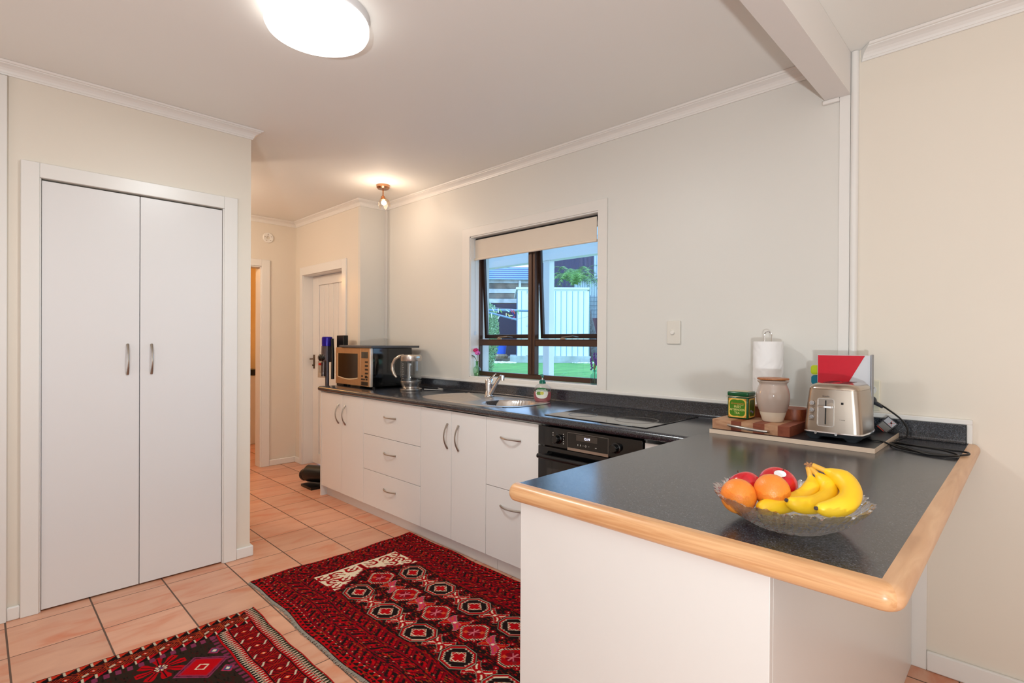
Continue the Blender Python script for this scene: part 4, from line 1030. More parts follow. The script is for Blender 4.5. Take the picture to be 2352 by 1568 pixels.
for f, c, R_ , r in ((f3, Vector((-.4540, 1.2020, .9685)), R3, .0375), (f4, Vector((-.3970, 1.2380, .9790)), R4, .04)):
    MB().tube([c+(R_ @ Vector((0,0,r*.75))), c+(R_ @ Vector((.003,0,r*1.05)))], .0012, 6).build('stalk', mat('stalk_brown', (90,62,40), .7), f)
nv = Vector((.30, -.55, .78)).normalized()
Tq = Matrix.Translation(Vector((-.3970, 1.2380, .9790))+nv*.0392) @ nv.to_track_quat('Z', 'Y').to_matrix().to_4x4()
mb = MB().lathe([(.0105,-.0011),(.0105,.0),(.006,.0010),(0,.0013)], (0,0,0), 28, sx=1.15, sy=.85)
for v in mb.bm.verts: v.co = Tq @ v.co
mb.build('sticker', mat('sticker_white', (245,246,250), .3), f4, smooth=True)
BAN = grad_mat('banana_skin', [(.28, (244,178,20)), (.55, (252,204,30)), (.8, (254,216,60))], 9, .42, spots=(60, .735, (120,78,30)))
BST = grad_mat('banana_stem', [(.3, (206,150,50)), (.7, (236,190,80))], 30, .6)
BT = mat('banana_tip', (76,62,62), .8)
bn = thing('banana_bunch', (-.33, 1.2, .93), 'bunch of three ripe bananas hanging over the glass bowl', 'bananas')
B1 = [(-.3423,1.2582,1.0244),(-.3378,1.2543,1.009),(-.3312,1.2458,.995),(-.3295,1.2307,.9817),(-.3424,1.2059,.9667),(-.3643,1.168,.9583),(-.3871,1.135,.9541),(-.3985,1.1211,.9511)]
B2 = [(-.3392,1.2591,1.0238),(-.327,1.2576,1.0141),(-.3129,1.2514,1.003),(-.2999,1.2448,.9903),(-.2962,1.2199,.9763),(-.3106,1.1842,.9666),(-.3317,1.1517,.9689),(-.3465,1.1368,.9767)]
B3 = [(-.3345,1.2605,1.0291),(-.3147,1.2613,1.023),(-.2946,1.2621,1.0154),(-.2703,1.2485,1.0079),(-.2547,1.2219,.9933),(-.2573,1.1898,.9788),(-.2737,1.1587,.9718),(-.2924,1.1322,.9743)]
for B_, sc_ in ((B1, 1), (B2, 1), (B3, 1.08)):
    P = spline(B_, 6); n = len(P); rs = []
    for i in range(n):
        s = i/(n-1)
        r_ = .0052 if s < .18 else .0052+(.0182*sc_-.0052)*min(1, ((s-.18)/.2))**.7
        if s > .72: r_ *= math.sqrt(max(.04, 1-((s-.72)/.285)**2))
        rs.append(r_)
    mb = MB(); mb.tube(P, rs, 20)
    # slight pentagonal section
    b_ = mb.build('banana', BAN, bn, smooth=True, ang=80)
    MB().tube(P[:int(n*.2)], [r*1.06 for r in rs[:int(n*.2)]], 12).build('stem', BST, b_, smooth=True)
    d_ = (P[-1]-P[-3]).normalized(); MB().tube([P[-1]-d_*.002, P[-1]+d_*.004], [.0042, .0034], 10).build('tip', BT, b_, smooth=True)
mb = MB()
for k in range(26):
    a = random.uniform(0, 2*PI); u_ = random.uniform(-1, 1); d_ = Vector((math.cos(a), math.sin(a), .4+u_*.8)).normalized()
    c_ = Vector((-.3400, 1.2595, 1.0275)); mb.tube([c_, c_+d_*random.uniform(.006, .011)], [.0045, .001], 5)
mb.build('crown', mat('banana_crown', (168,122,84), .8, var=.3, scale=200), bn)

# ------------------------------------------------------------------ vases on the sill
def vase(name, c, prof, m, label):
    t_ = thing(name, c, label, 'vase', None)
    MB().lathe(prof, c, 28).build('bottle', m, t_, smooth=True, ang=60); return t_
zs = WZ0+.0125
def thing_of(name, c, label, cat): return thing(name, c, label, cat)
va = vase('bud_vase', (-3.035, 2.700, zs), [(0,0),(.018,0),(.020,.004),(.022,.014),(.029,.028),(.030,.05),(.024,.062),(.012,.072),(.0095,.082),(.0095,.108),(.014,.112),(.0125,.111),(.008,.10),(.008,.08)], glass_pane('green_glass', (.62,.82,.62), .45), 'green glass bud vase at the left end of the sill')
fl = thing('flower_sprig', (-3.035, 2.70, zs+.01), 'pink and magenta flowers in the green bud vase', 'flowers')
mb = MB(); LF = mat('leaf_green', (60,96,34), .5, var=.2, scale=40); ST = mat('stem_olive', (150,140,40), .6)
c0 = Vector((-3.035, 2.70, zs+.01))
for d in ((.0, .0, .16), (.02, -.015, .17), (-.02, -.01, .14)): mb.tube([c0, c0+Vector((0,0,.10)), c0+Vector(d)], .0018, 6)
mb.build('stems', ST, fl)
def blob_flower(c, r, m, n=14):
    mb = MB()
    for k in range(n):
        a = k*2.4; u_ = 1-2*(k+.5)/n; q = math.sqrt(1-u_*u_); p_ = Vector(c)+Vector((math.cos(a)*q, math.sin(a)*q, u_*.8))*r*.62
        mb.ball(p_, r*.46, 5, (1, 1, .7))
    return mb
blob_flower(c0+Vector((.000,-.012,.185)), .022, None).build('bloom', mat('petal_magenta', (206,38,110), .5, var=.25, scale=70), fl, smooth=True)
blob_flower(c0+Vector((.030,-.022,.165)), .021, None).build('bloom', mat('petal_pink', (226,110,190), .5, var=.3, scale=70), fl, smooth=True)
mb = MB()
def leaf(mb, a, b, wd):
    a, b = Vector(a), Vector(b); t_ = b-a; s_ = t_.cross(Vector((0,0,1))).normalized(); L_ = []
    for i in range(6):
        u_ = i/5; p_ = a+t_*u_+Vector((0,0,.15*t_.length*math.sin(PI*u_))); h = wd*math.sin(PI*min(.98, u_*.95+.03)); L_.append((mb.bm.verts.new(p_-s_*h), mb.bm.verts.new(p_+Vector((0,0,h*.3))), mb.bm.verts.new(p_+s_*h)))
    for p_, q_ in zip(L_, L_[1:]): mb.bm.faces.new((p_[0], p_[1], q_[1], q_[0])); mb.bm.faces.new((p_[1], p_[2], q_[2], q_[1]))
leaf(mb, c0+Vector((-.005,-.005,.12)), c0+Vector((-.045,-.045,.145)), .010); leaf(mb, c0+Vector((-.005,-.005,.12)), c0+Vector((-.025,-.040,.150)), .008); leaf(mb, c0+Vector((.03,-.02,.15)), c0+Vector((.06,-.03,.16)), .008)
mb.build('leaves', LF, fl)
vb = vase('glass_bottle', (-1.93, 2.690, zs), [(0,0),(.024,0),(.026,.004),(.026,.055),(.023,.064),(.012,.070),(.011,.086),(.014,.09),(.012,.089),(.009,.08)], glass_pane('pale_teal_glass', (.66,.86,.88), .45), 'pale blue glass bottle at the right end of the sill')
lv_ = thing('lavender_sprigs', (-1.93, 2.69, zs+.01), 'purple lavender sprigs in the pale blue bottle', 'flowers')
c1 = Vector((-1.93, 2.69, zs+.008)); tops = [(-.022,-.005,.150), (-.004,.0,.185), (.022,-.004,.182), (.028,-.012,.150), (-.014,-.01,.12), (.010,-.008,.155)]
mb = MB()
for d in tops: mb.tube([c1, c1+Vector((0,0,.08)), c1+Vector(d)*.85], .0015, 6)
mb.build('stems', mat('stem_lav', (110,110,50), .6), lv_)
mb = MB()
for d in tops:
    e_ = c1+Vector(d)
    for k in range(7): mb.ball(e_+Vector((random.uniform(-.004,.004), random.uniform(-.004,.004), -.006*k)), .0052, 5)
mb.build('blooms', mat('lavender_bloom', (98,62,150), .6, var=.35, scale=90), lv_, smooth=True)

# ------------------------------------------------------------------ rugs
RG = {}
def rug_mat(name):
    m = bpy.data.materials.new(name); m.use_nodes = True; nt, b = nodes(m); N = nt.nodes.new; L = nt.links.new
    at = N('ShaderNodeVertexColor'); at.layer_name = 'dye'; tc = N('ShaderNodeTexCoord')
    n = N('ShaderNodeTexNoise'); n.inputs['Scale'].default_value = 900; L(tc.outputs['Object'], n.inputs['Vector'])
    hs = N('ShaderNodeHueSaturation'); L(at.outputs['Color'], hs.inputs['Color']); mr = N('ShaderNodeMapRange'); mr.inputs[3].default_value = .7; mr.inputs[4].default_value = 1.3; L(n.outputs['Fac'], mr.inputs[0]); L(mr.outputs[0], hs.inputs['Value'])
    L(hs.outputs[0], b.inputs['Base Color']); b.inputs['Roughness'].default_value = .95; b.inputs['Specular IOR Level'].default_value = .05
    b.inputs['Sheen Weight'].default_value = 0
    bp = N('ShaderNodeBump'); bp.inputs['Strength'].default_value = .6; bp.inputs['Distance'].default_value = .002; L(n.outputs['Fac'], bp.inputs['Height']); L(bp.outputs[0], b.inputs['Normal'])
    return m
RUGM = rug_mat('woven_wool')
def L3(c): return np.array(s2l(c))
RED, DRED, BLKR, CRE, ORA, PNK, BLU, WIN, GRN = map(L3, ((178,8,18), (98,8,15), (30,19,18), (226,206,176), (196,80,34), (196,56,88), (70,74,110), (128,7,22), (60,50,34)))
def rug_mesh(name, X0, X1, Y0, Y1, fn, step, parent, wob, zf, thick=.008):
    nx, ny = int((X1-X0)/step)+1, int((Y1-Y0)/step)+1
    xs_, ys_ = np.linspace(X0, X1, nx), np.linspace(Y0, Y1, ny); XX, YY = np.meshgrid(xs_, ys_, indexing='ij')
    col = fn(XX-X0, YY-Y0, X1-X0, Y1-Y0)
    rng = np.random.default_rng(3); col = col*(1+.13*(rng.random(col.shape[:2])-.5))[..., None]
    dx, dy = wob(XX, YY); PX, PY = XX+dx, YY+dy
    e = np.minimum(np.minimum(XX-X0, X1-XX), np.minimum(YY-Y0, Y1-YY)); Z = thick*np.clip(e/.004, .15, 1)+zf(XX, YY)
    co = np.stack([PX-X0, PY-Y0, Z], -1).reshape(-1, 3).astype(np.float32)
    idx = np.arange(nx*ny).reshape(nx, ny); q = np.stack([idx[:-1, :-1], idx[1:, :-1], idx[1:, 1:], idx[:-1, 1:]], -1).reshape(-1, 4)
    me = bpy.data.meshes.new(name); me.vertices.add(len(co)); me.vertices.foreach_set('co', co.ravel())
    me.loops.add(q.size); me.loops.foreach_set('vertex_index', q.ravel().astype(np.int32)); me.polygons.add(len(q)); me.polygons.foreach_set('loop_start', np.arange(0, q.size, 4, dtype=np.int32))
    me.update(); me.validate()
    ca = me.color_attributes.new('dye', 'FLOAT_COLOR', 'POINT'); rgba = np.ones((nx*ny, 4), np.float32); rgba[:, :3] = np.clip(col.reshape(-1, 3), 0, 1); ca.data.foreach_set('color', rgba.ravel())
    me.shade_smooth(); me.materials.append(RUGM)
    o = bpy.data.objects.new(name, me); C.objects.link(o); o.parent = parent; o.location = Vector((X0, Y0, 0))-world_loc(parent); return o
def put(c, m, k): c[m] = k
def tri(x): return np.abs((x % 1)-.5)*2
def border(c, m, s, t):
    """rows of bands parallel to the edge; s along, t inwards; width .25"""
    put(c, m, DRED)
    put(c, m & (t < .05), RED)
    a = (s/.032) % 1; put(c, m & (t > .006) & (t < .022) & (np.hypot((a-.5)*.032, t-.014) < .007), BLKR)
    put(c, m & (t > .024) & (t < .05) & (tri(s/.032) > (t-.024)/.026), BLKR)
    put(c, m & (np.hypot(((s/.032+.5) % 1-.5)*.032, t-.046) < .0035), CRE*.7+ORA*.3)
    put(c, m & (t < .004), BLKR)
    for k, t0 in enumerate((.052, .120, .188)):
        b0 = m & (t > t0) & (t < t0+.062)
        put(c, b0, WIN)
        sh = (s + (1 if k != 1 else -1)*.8*(t-t0))/.052
        f = sh % 1; tt_ = (t-t0)/.062
        put(c, b0 & (f < .30) & (tt_ > .12) & (tt_ < .88), BLKR)
        put(c, b0 & (f > .42) & (f < .62) & (tt_ > .3) & (tt_ < .62), RED)
        put(c, b0 & (f > .66) & (f < .74) & (tt_ > .15) & (tt_ < .85), DRED*.5)
        put(c, b0 & (f > .36) & (f < .42) & (tt_ > .2) & (tt_ < .8), RED*.8)
        put(c, b0 & (np.abs(tt_-.5) < .06) & (f > .3) & (f < .42), RED)
        put(c, b0 & (np.hypot((f-.80)*.052, (tt_-.25)*.062) < .0032), ORA*.6+CRE*.4)
        put(c, b0 & (np.hypot((f-.52)*.052, (tt_-.8)*.062) < .0032), ORA)
        put(c, m & (t > t0-.004) & (t < t0), BLKR*1.2); put(c, m & (t > t0+.062) & (t < t0+.066), RED*.7)
def hashc(u, v, p, q, sd):
    i, j = np.floor(u/p).astype(np.int64), np.floor(v/q).astype(np.int64)
    h = (i*73856093) ^ (j*19349663) ^ (sd*83492791); h = (h ^ (h >> 13))*1274126177 & 0xffffffff
    return ((h >> 7) & 0xffff)/65535.
def rug1(u, v, W, Hh):
    c = np.zeros(u.shape+(3,)); c[:] = DRED
    v2 = Hh-v
    m = (v < .252) & (u > 0); border(c, v < .252, u, v); border(c, v2 < .252, u+.02, v2)
    end = (u < .205); 
    em = end & (v > u*1.2) & (v2 > u*1.2)
    cc = np.zeros_like(c); border(cc, u < .3, v, u*1.2); c[em] = cc[em]*.9
    cc = np.zeros_like(c); border(cc, (W-u) < .3, v, (W-u)*1.2); me_ = ((W-u) < .205) & (v > (W-u)*1.2) & (v2 > (W-u)*1.2); c[me_] = cc[me_]
    f = (u >= .2) & (u < W-.2) & (v > .254) & (v2 > .254)
    put(c, f, BLKR); fu = u-.2; cv = v-Hh/2
    put(c, f & ((v < .259) | (v2 < .259)), RED*.7)
    h = hashc(u+v*.3, v, .011, .005, 5); put(c, f & (h < .22), DRED); put(c, f & (h > .95), ORA*.45); put(c, f & (h > .90) & (h < .95), RED*.8)
    h = hashc(u+v, v-u*.2, .017, .0055, 9); bm_ = ~f; put(c, bm_ & (h < .13), BLKR*1.1); put(c, bm_ & (h > .955), ORA*.5); put(c, bm_ & (h > .90) & (h < .955), RED)
    # scattered small flowers in the ground
    gx, gy = ((u+.01)/.0655) % 1-.5, ((v)/.054) % 1-.5; d = np.hypot(gx*.0655, gy*.054)
    put(c, f & (d < .0125), WIN); put(c, f & (d < .010) & (np.cos(5*np.arctan2(gy, gx)) > .2), RED); put(c, f & (d < .003), CRE)
    # crossed bird shapes between medallions
    def bird(cx, cy, k):
        x, y = u-cx, v-cy; a, b = (x+y)*.7071, (x-y)*.7071
        for (p_, q_, cl_) in ((a, b, RED), (b, a, PNK if k else RED*.8)):
            arm = f & (np.abs(p_) < .068) & (np.abs(q_-.012*np.sin(p_*45)) < .011+.006*np.sin(np.abs(p_)*60))
            put(c, f & (np.abs(p_) < .072) & (np.abs(q_-.012*np.sin(p_*45)) < .0145+.006*np.sin(np.abs(p_)*60)) & ~arm & (((p_*300).astype(int) % 2) == 0), CRE*.6)
            put(c, arm, cl_); put(c, f & (np.abs(p_) > .018) & (np.abs(p_) < .052) & (np.abs(q_-.012*np.sin(p_*45)) < .0035), CRE if k == 0 else ORA)
        put(c, f & (np.hypot(x, y) < .008), CRE)
    for k in range(8):
        for cy in (.343, .667): bird(.516+.13+.262*k-.0, cy, 0)
        bird(.456+.13+.253*k, .503, 1)
    def med(cx, cy):
        x, y = np.abs(u-cx), np.abs(v-cy); d = np.maximum(np.maximum(x/.080, y/.069), (x+y)/.106)
        zg = .10*tri((u-v)/.018)
        put(c, f & (d < 1.09), BLKR*.8); put(c, f & (d < 1.04) & (d > 1.0), CRE*.55)
        put(c, f & (d < .96), RED); put(c, f & (d < .79+zg) , CRE*.9); put(c, f & (d < .74+zg), BLKR)
        d2 = x/.044+y/.04; put(c, f & (d2 < 1.06), CRE*.8); put(c, f & (d2 < .98), RED)
        st = (np.maximum(x/.028, y/.011) < 1) | (np.maximum(x/.013, y/.026) < 1); st2 = (np.maximum(x/.0315, y/.0145) < 1) | (np.maximum(x/.0165, y/.0295) < 1)
        put(c, f & st2, CRE*.9); put(c, f & (np.maximum(x/.029, y/.012) < 1), BLKR); put(c, f & st, RED)
    def med2(cx, cy):
        x, y = np.abs(u-cx), np.abs(v-cy); qx = np.round(x/.009)*.009; d = np.maximum((qx/.082+y/.088), np.maximum(x/.074, y/.070))
        put(c, f & (d < 1.12), RED*.8); put(c, f & (d < 1.0), CRE*.9); put(c, f & (d < .95), BLKR); put(c, f & (d < .90), CRE*.6); put(c, f & (d < .86), RED*.9)
        put(c, f & (d < .5), WIN)
        for sx_, sy_, cl_ in ((1, 1, ORA), (-1, -1, ORA), (1, -1, DRED), (-1, 1, DRED)):
            put(c, f & (np.abs(u-cx-sx_*.028) < .009) & (np.abs(v-cy-sy_*.022) < .009) & ((((u-v)*400).astype(int) % 3) > 0), cl_*1.2+.02)
        put(c, f & (np.abs(x-y) < .003) & (x < .020), PNK+.1); put(c, f & (x < .004) & (y < .03), PNK*.8+CRE*.2)
    for k in range(8):
        med2(.456+.253*k, .503)
    for k in range(8):
        for cy in (.341, .667): med(.516+.262*k, cy)
    # white prayer-arch panel at the end
    wp = f & (fu < .225) & ~((np.abs(cv) < .014) & (fu > .02)) & ~((fu > .085) & (np.abs(cv) < (fu-.085)*1.75+.008*np.sign(tri(fu/.016)-.5)))
    edge_w = f & (fu < .235) & ~wp & (np.abs(cv) > (fu-.10)*1.75) & (fu > .085); 
    put(c, edge_w, WIN)
    put(c, f & (np.abs(cv) < .014) & (fu < .11), RED); put(c, f & (np.abs(cv) < .005) & (fu < .11), DRED)
    put(c, wp, CRE*1.05)
    for (a0, b0, r0) in ((.05, .06, 1), (.05, .15, -1), (.05, .215, 1), (.12, .20, -1), (.13, .14, 1), (.18, .22, 1)):
        for sg in (-1, 1):
            x, y = fu-a0, cv*sg-b0
            put(c, wp & (np.abs(np.hypot(x*1.0, y*.8)-.026) < .006) & (np.arctan2(x*r0, y) > -1.6), RED*.8)
            put(c, wp & (np.hypot(x, y) < .010), RED); put(c, wp & (np.hypot(x, y) < .004), CRE)
            put(c, wp & (np.abs(x-y*r0*.6) < .004) & (np.abs(y) < .034), WIN)
            put(c, wp & (np.hypot(x-.03, y+.03) < .006), ORA)
            put(c, wp & (np.hypot(x+.026, y-.028) < .007), RED)
    put(c, f & (fu < .004), DRED)
    return c
def wob1(X, Y):
    return (.006*np.sin(Y*9)*np.exp(-(X+2.96)*3)+.004*np.sin(Y*23+1), .007*np.sin(X*7+1)+.004*np.sin(X*17))
r1 = thing('persian_rug', (-1.9, 1.53, 0), 'red patterned rug with a cream arch panel lying along the cabinets', 'rug', 'red patterned rugs')
rug_mesh('pile', -2.955, -.99, 1.028, 2.045, rug1, .0026, r1, wob1, lambda X, Y: .004+.006*np.exp(-((X+2.95)**2+(Y-2.04)**2)/.004)+.0015*np.sin(X*11)*np.sin(Y*9))
mb = MB(); FR = mat('fringe_grey', (150,140,126), .9, var=.3, scale=200)
xx = -2.95
while xx < -1.0:
    wv = .007*math.sin(xx*7+1)+.004*math.sin(xx*17); ln = random.uniform(.008, .019)*(1 if xx > -2.7 else .7)
    mb.tube([(xx, 1.030+wv, .006), (xx+random.uniform(-.003,.003), 1.028+wv-ln*.6, .005), (xx+random.uniform(-.005,.005), 1.028+wv-ln, .002)], [.0022,.0018,.001], 4); xx += .0042
mb.build('fringe', FR, r1)
mb = MB(); yy = 1.03
while yy < 2.05:
    wv = .006*math.sin(yy*9)+.004*math.sin(yy*23+1)
    mb.tube([(-2.953+wv, yy, .006), (-2.959+wv-random.uniform(.0,.008), yy+random.uniform(-.003,.003), .003)], [.002,.001], 4); yy += .0045
mb.build('fringe', mat('fringe_white', (222,212,196), .9), r1)
def rug2(u, v, W, Hh):
    """u from the hall-side edge, w inwards from the far long edge"""
    c = np.zeros(u.shape+(3,)); c[:] = BLKR; w = Hh-v
    # long border nearest the other rug
    L_ = u
    put(c, w < .21, RED*.75)
    put(c, w < .010, RED*1.05)
    z1 = (w > .010) & (w < .058); put(c, z1, RED*.8); put(c, z1 & (((w-.010)/.048) < tri(u/.0175)*.75+.1), GRN*.8); put(c, z1 & (np.abs((w-.010)/.048-(tri(u/.0175)*.75+.1)) < .13), CRE*.85)
    put(c, (w > .058) & (w < .064), BLKR)
    b = (w > .064) & (w < .155); put(c, b, DRED)
    fu = ((u-.008)/.0745) % 1; cx = (fu-.5)*.0745; cy = w-.110; di = np.abs(cx)/.030+np.abs(cy)/.042
    put(c, b & (np.mod(di*2.4, 1) < .34), BLKR*.8); put(c, b & (np.mod(di*2.4, 1) > .62), RED)
    put(c, b & (di < .42), RED); put(c, b & (di < .28), ORA*1.2); put(c, b & (di < .13), CRE)
    for s_ in (-1, 1): put(c, b & (np.abs(cy-s_*.031-cx*.7) < .004) & (np.abs(cx-s_*.004) < .013), CRE*.8)
    put(c, b & (np.abs(fu-.02) < .035), RED*.6); put(c, b & (np.abs(fu-.98) < .02), ORA*.6)
    put(c, (w > .155) & (w < .161), BLKR)
    z2 = (w > .161) & (w < .203); put(c, z2, RED*.85); put(c, z2 & (((w-.161)/.042) > tri(u/.0165)*.75+.12), BLKR); put(c, z2 & (np.abs((w-.161)/.042-(tri(u/.0165)*.75+.12)) < .15), CRE*.85)
    put(c, (w > .203) & (w < .209), RED)
    # end border
    e = (u < .135) & (w > u*.1+.05)
    put(c, e, BLKR*.9)
    s = w/.0415; f_ = s % 1
    t1 = e & (u > .008) & (u < .040); put(c, t1 & ((u-.008)/.032 < f_*1.05), ORA*.35+RED*.75); put(c, t1 & (f_ > .84) & ((u-.008)/.032 < .9), CRE*.75)
    bb = e & (u > .040) & (u < .105); f3_ = (w/.083) % 1; x3, y3 = (f3_-.5)*.083, u-.072; d3_ = np.abs(x3)/.03+np.abs(y3)/.028
    put(c, bb, DRED); put(c, bb & (np.mod(d3_*2.2, 1) < .4), BLKR); put(c, bb & (np.mod(d3_*2.2, 1) > .7), ORA*.7+RED*.3); put(c, bb & (d3_ < .35), RED); put(c, bb & (d3_ < .16), CRE)
    put(c, bb & (f3_ < .05), ORA*.6); put(c, bb & (np.abs(x3-.026) < .010) & (np.abs(y3-x3*.5) < .006), CRE*.7)
    t2 = e & (u > .105) & (u < .135); put(c, t2 & ((u-.105)/.03 < f_*1.05), RED); put(c, t2 & (f_ > .86), CRE*.8)
    put(c, (e & (np.abs(u-.040) < .0022)) | (e & (np.abs(u-.104) < .0022)), BLKR*.7)
    # field
    f = (u >= .135) & (w >= .209) & (w < Hh-.2) & (u < W-.14)
    put(c, f, L3((46,34,26))); h = hashc(u, w, .012, .004, 3); put(c, f & (h < .10), L3((66,22,20))); put(c, f & (h > .93), L3((30,22,18)))
    def dia(cx, cy, ax, ay, cols):
        d = np.abs(u-cx)/ax+np.abs(w-cy)/ay
        for k_, cl_ in cols: put(c, f & (d < k_), cl_)
    def star(cx, cy):
        x, y = u-cx, w-cy; a, b = (x+y)*.7071, (x-y)*.7071
        for p_, q_ in ((a, b), (b, a), (x, y), (y, x)):
            put(c, f & (np.abs(p_) < .085) & (np.abs(q_) < .013+.004*np.cos(p_*90)), RED); put(c, f & (np.abs(p_) < .08) & (np.abs(p_) > .02) & (np.abs(q_) < .0022), BLKR)
        put(c, f & (np.hypot(x, y) < .026), DRED); put(c, f & (np.hypot(x, y) < .022) & (np.cos(8*np.arctan2(y, x)) > .1), CRE); put(c, f & (np.hypot(x, y) < .009), BLU*.8+RED*.2)
    for i in range(5):
        for j in range(3):
            dia(.34+.30*i, .318+.32*j, .092, .10, ((1.0, PNK*.35+BLU*.3), (.9, BLKR), (.86, PNK*.5), (.74, RED*1.05), (.3, RED*.9), (.27, CRE), (.2, RED)))
            star(.235+.30*i, .43+.32*j)
            dia(.255+.165*i, .246+.32*j*1.4, .030, .026, ((1.0, PNK*.7), (.7, BLU*.9), (.35, CRE)))
            put(c, f & (np.abs(u-.42-.3*i) < .05) & (np.abs(w-.47-.32*j) < .012), RED*.9)
    zz_ = f & (w < .215+.02*0+.018) & (((u*70).astype(int) % 2) == 0) & (w > .212) ; put(c, zz_, PNK*.3+BLU*.2)
    fe = f & (u < .165) & (((w*55).astype(int) % 2) == 0); put(c, fe, PNK*.35+BLU*.25)
    return c
r2_ = thing('persian_rug', (-1.9, .3, 0), 'red and black patterned rug with zigzag border in the foreground', 'rug', 'red patterned rugs')
rug_mesh('pile', -2.652, -1.20, -.40, .943, rug2, .0026, r2_, lambda X, Y: (.010*np.sin(Y*3.3+.4)*1.0+.002*np.sin(Y*31), .004*np.sin(X*6)+.002*np.sin(X*29)), lambda X, Y: .003+.0015*np.sin(X*9)*np.sin(Y*8), thick=.010)

# ------------------------------------------------------------------ laundry seen through the doorway
wm = thing('washing_machine', (-7.1, 1.9, 0), 'white washing machine in the room beyond the hall doorway', 'washing machine')
MB().box(-7.5, 1.9, .0, -6.9, 2.5, .86).build('body', mat('appliance_white', (226,214,196), .35), wm, bevel=.01)
MB().box(-7.5, 1.89, .861, -6.88, 2.5, .93).build('top', BLK, wm, bevel=.006)
lbk = thing('laundry_basket', (-7.1, 2.15, .93), 'basket with a black curved handle on the washing machine', 'basket')
MB().lathe([(0,0),(.16,0),(.20,.09),(.195,.095),(.15,.01)], (-7.15, 2.2, .932), 24).build('bowl', mat('basket_cream', (220,180,130), .6), lbk, smooth=True)
MB().tube([(-7.15+.0, 2.2-.2, 1.02), (-7.15, 2.07, 1.13), (-7.15, 2.2, 1.17), (-7.15, 2.33, 1.13), (-7.15, 2.4, 1.02)], .014, 8).build('handle', BLK, lbk, smooth=True)
STR('window_3', MB().box(-8.1, 2.62-.05, 1.05, -8.06, 2.62-.02, 2.1).box(-8.1, 1.5, 1.02, -8.04, 2.56, 1.06), TRIM)

# ------------------------------------------------------------------ the garden beyond the window
GY = YAW
def Yd(u, d, z): return Vector((rt.x*u-rt.y*d, rt.y*u+rt.x*d, z))
def ybuild(mb, name, m, parent=None, **k):
    for v in mb.bm.verts: v.co = Yd(v.co.x, v.co.y, v.co.z)
    return mb.build(name, m, parent, **k)
LZ = .74
STR('ground_1', MB().box(-34, 5.3, LZ-.3, 12, 40, LZ), grad_mat('lawn_grass', [(.3, (58,120,52)), (.6, (84,150,66)), (.8, (110,166,84))], 3.2, .9, .5, 60))
STR('ground_2', MB().box(-14, YW+.2, -.2, 8, 5.2, -.05), mat('paving_pale', (215,214,210), .8))
STR('wall_retaining', MB().box(-14, 5.2, -.2, 8, 5.3, LZ), mat('concrete_grey', (160,160,155), .9))
WP = mat('verandah_white', (240,242,244), .5, var=.02)
for x, lb in ((-3.915, 'white verandah post seen through the right half of the window'), (-5.075, 'white verandah post at the left edge of the window view')):
    tag(MB().box(x-.045, 4.52, -.05, x+.045, 4.61, 2.21).build('verandah_post', WP, bevel=.004), lb, 'post', 'verandah posts')
vr = thing('verandah_roof', (-5, 3.8, 2.2), 'pale verandah beam and soffit outside the window', 'verandah')
MB().box(-12, 4.50, 2.21, 4, 4.62, 2.40).build('beam', WP, vr)
def sheet_mat():
    m = bpy.data.materials.new('clear_roof_sheet'); m.use_nodes = True; nt = m.node_tree; nt.nodes.clear(); N = nt.nodes.new; L = nt.links.new
    o = N('ShaderNodeOutputMaterial'); d = N('ShaderNodeBsdfDiffuse'); d.inputs[0].default_value = (.8,.85,.9,1); t = N('ShaderNodeBsdfTranslucent'); t.inputs[0].default_value = (.8,.88,.92,1); a = N('ShaderNodeMixShader'); a.inputs[0].default_value = .45
    L(d.outputs[0], a.inputs[1]); L(t.outputs[0], a.inputs[2]); L(a.outputs[0], o.inputs[0]); return m
MB().box(-12, 2.86, 2.43, 4, 4.95, 2.44).build('roof_sheet', sheet_mat(), vr)
# garden shed (faces the house)
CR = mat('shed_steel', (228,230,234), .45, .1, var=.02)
sh = thing('garden_shed', Yd(1.1, 14.8, LZ), 'pale ribbed metal garden shed on a concrete slab', 'shed')
mb = MB().box(.15, 14.2, .915, 2.02, 15.4, 2.70)
for i in range(13):
    u_ = .19+i*.152
    if .36 < u_ < .95: continue
    mb.box(u_-.045, 14.188, .915, u_+.045, 14.2, 2.66).box(u_+.052, 14.193, .915, u_+.066, 14.2, 2.66, mi=1)
ybuild(mb, 'walls', [CR, mat('shed_rib', (120,176,182), .5)], sh)
ybuild(MB().poly([(.10, 14.15, 2.70), (2.07, 14.15, 2.70), (2.07, 15.45, 2.55), (.06, 15.45, 2.55)], (0, 0, .06)), 'roof', mat('shed_trim', (214,216,220), .5), sh)
sd = ybuild(MB().box(.38, 14.17, .93, .93, 14.19, 2.60).box(.38, 14.16, .93, .41, 14.17, 2.60).box(.90, 14.16, .93, .93, 14.17, 2.60).box(.38, 14.16, 1.70, .93, 14.17, 1.73).box(.38, 14.16, 2.57, .93, 14.17, 2.60), 'door', mat('shed_door', (226,230,236), .45, .1), sh)
ybuild(MB().box(.43, 14.13, 1.745, .52, 14.16, 1.765), 'latch', BLK, sd)
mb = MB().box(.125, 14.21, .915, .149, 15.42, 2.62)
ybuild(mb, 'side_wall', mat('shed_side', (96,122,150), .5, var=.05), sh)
ybuild(MB().box(-.05, 14.05, LZ-.05, 2.1, 15.6, .914), 'slab', grad_mat('concrete_slab', [(.3, (150,160,156)), (.7, (196,204,200))], 4, .9), sh)
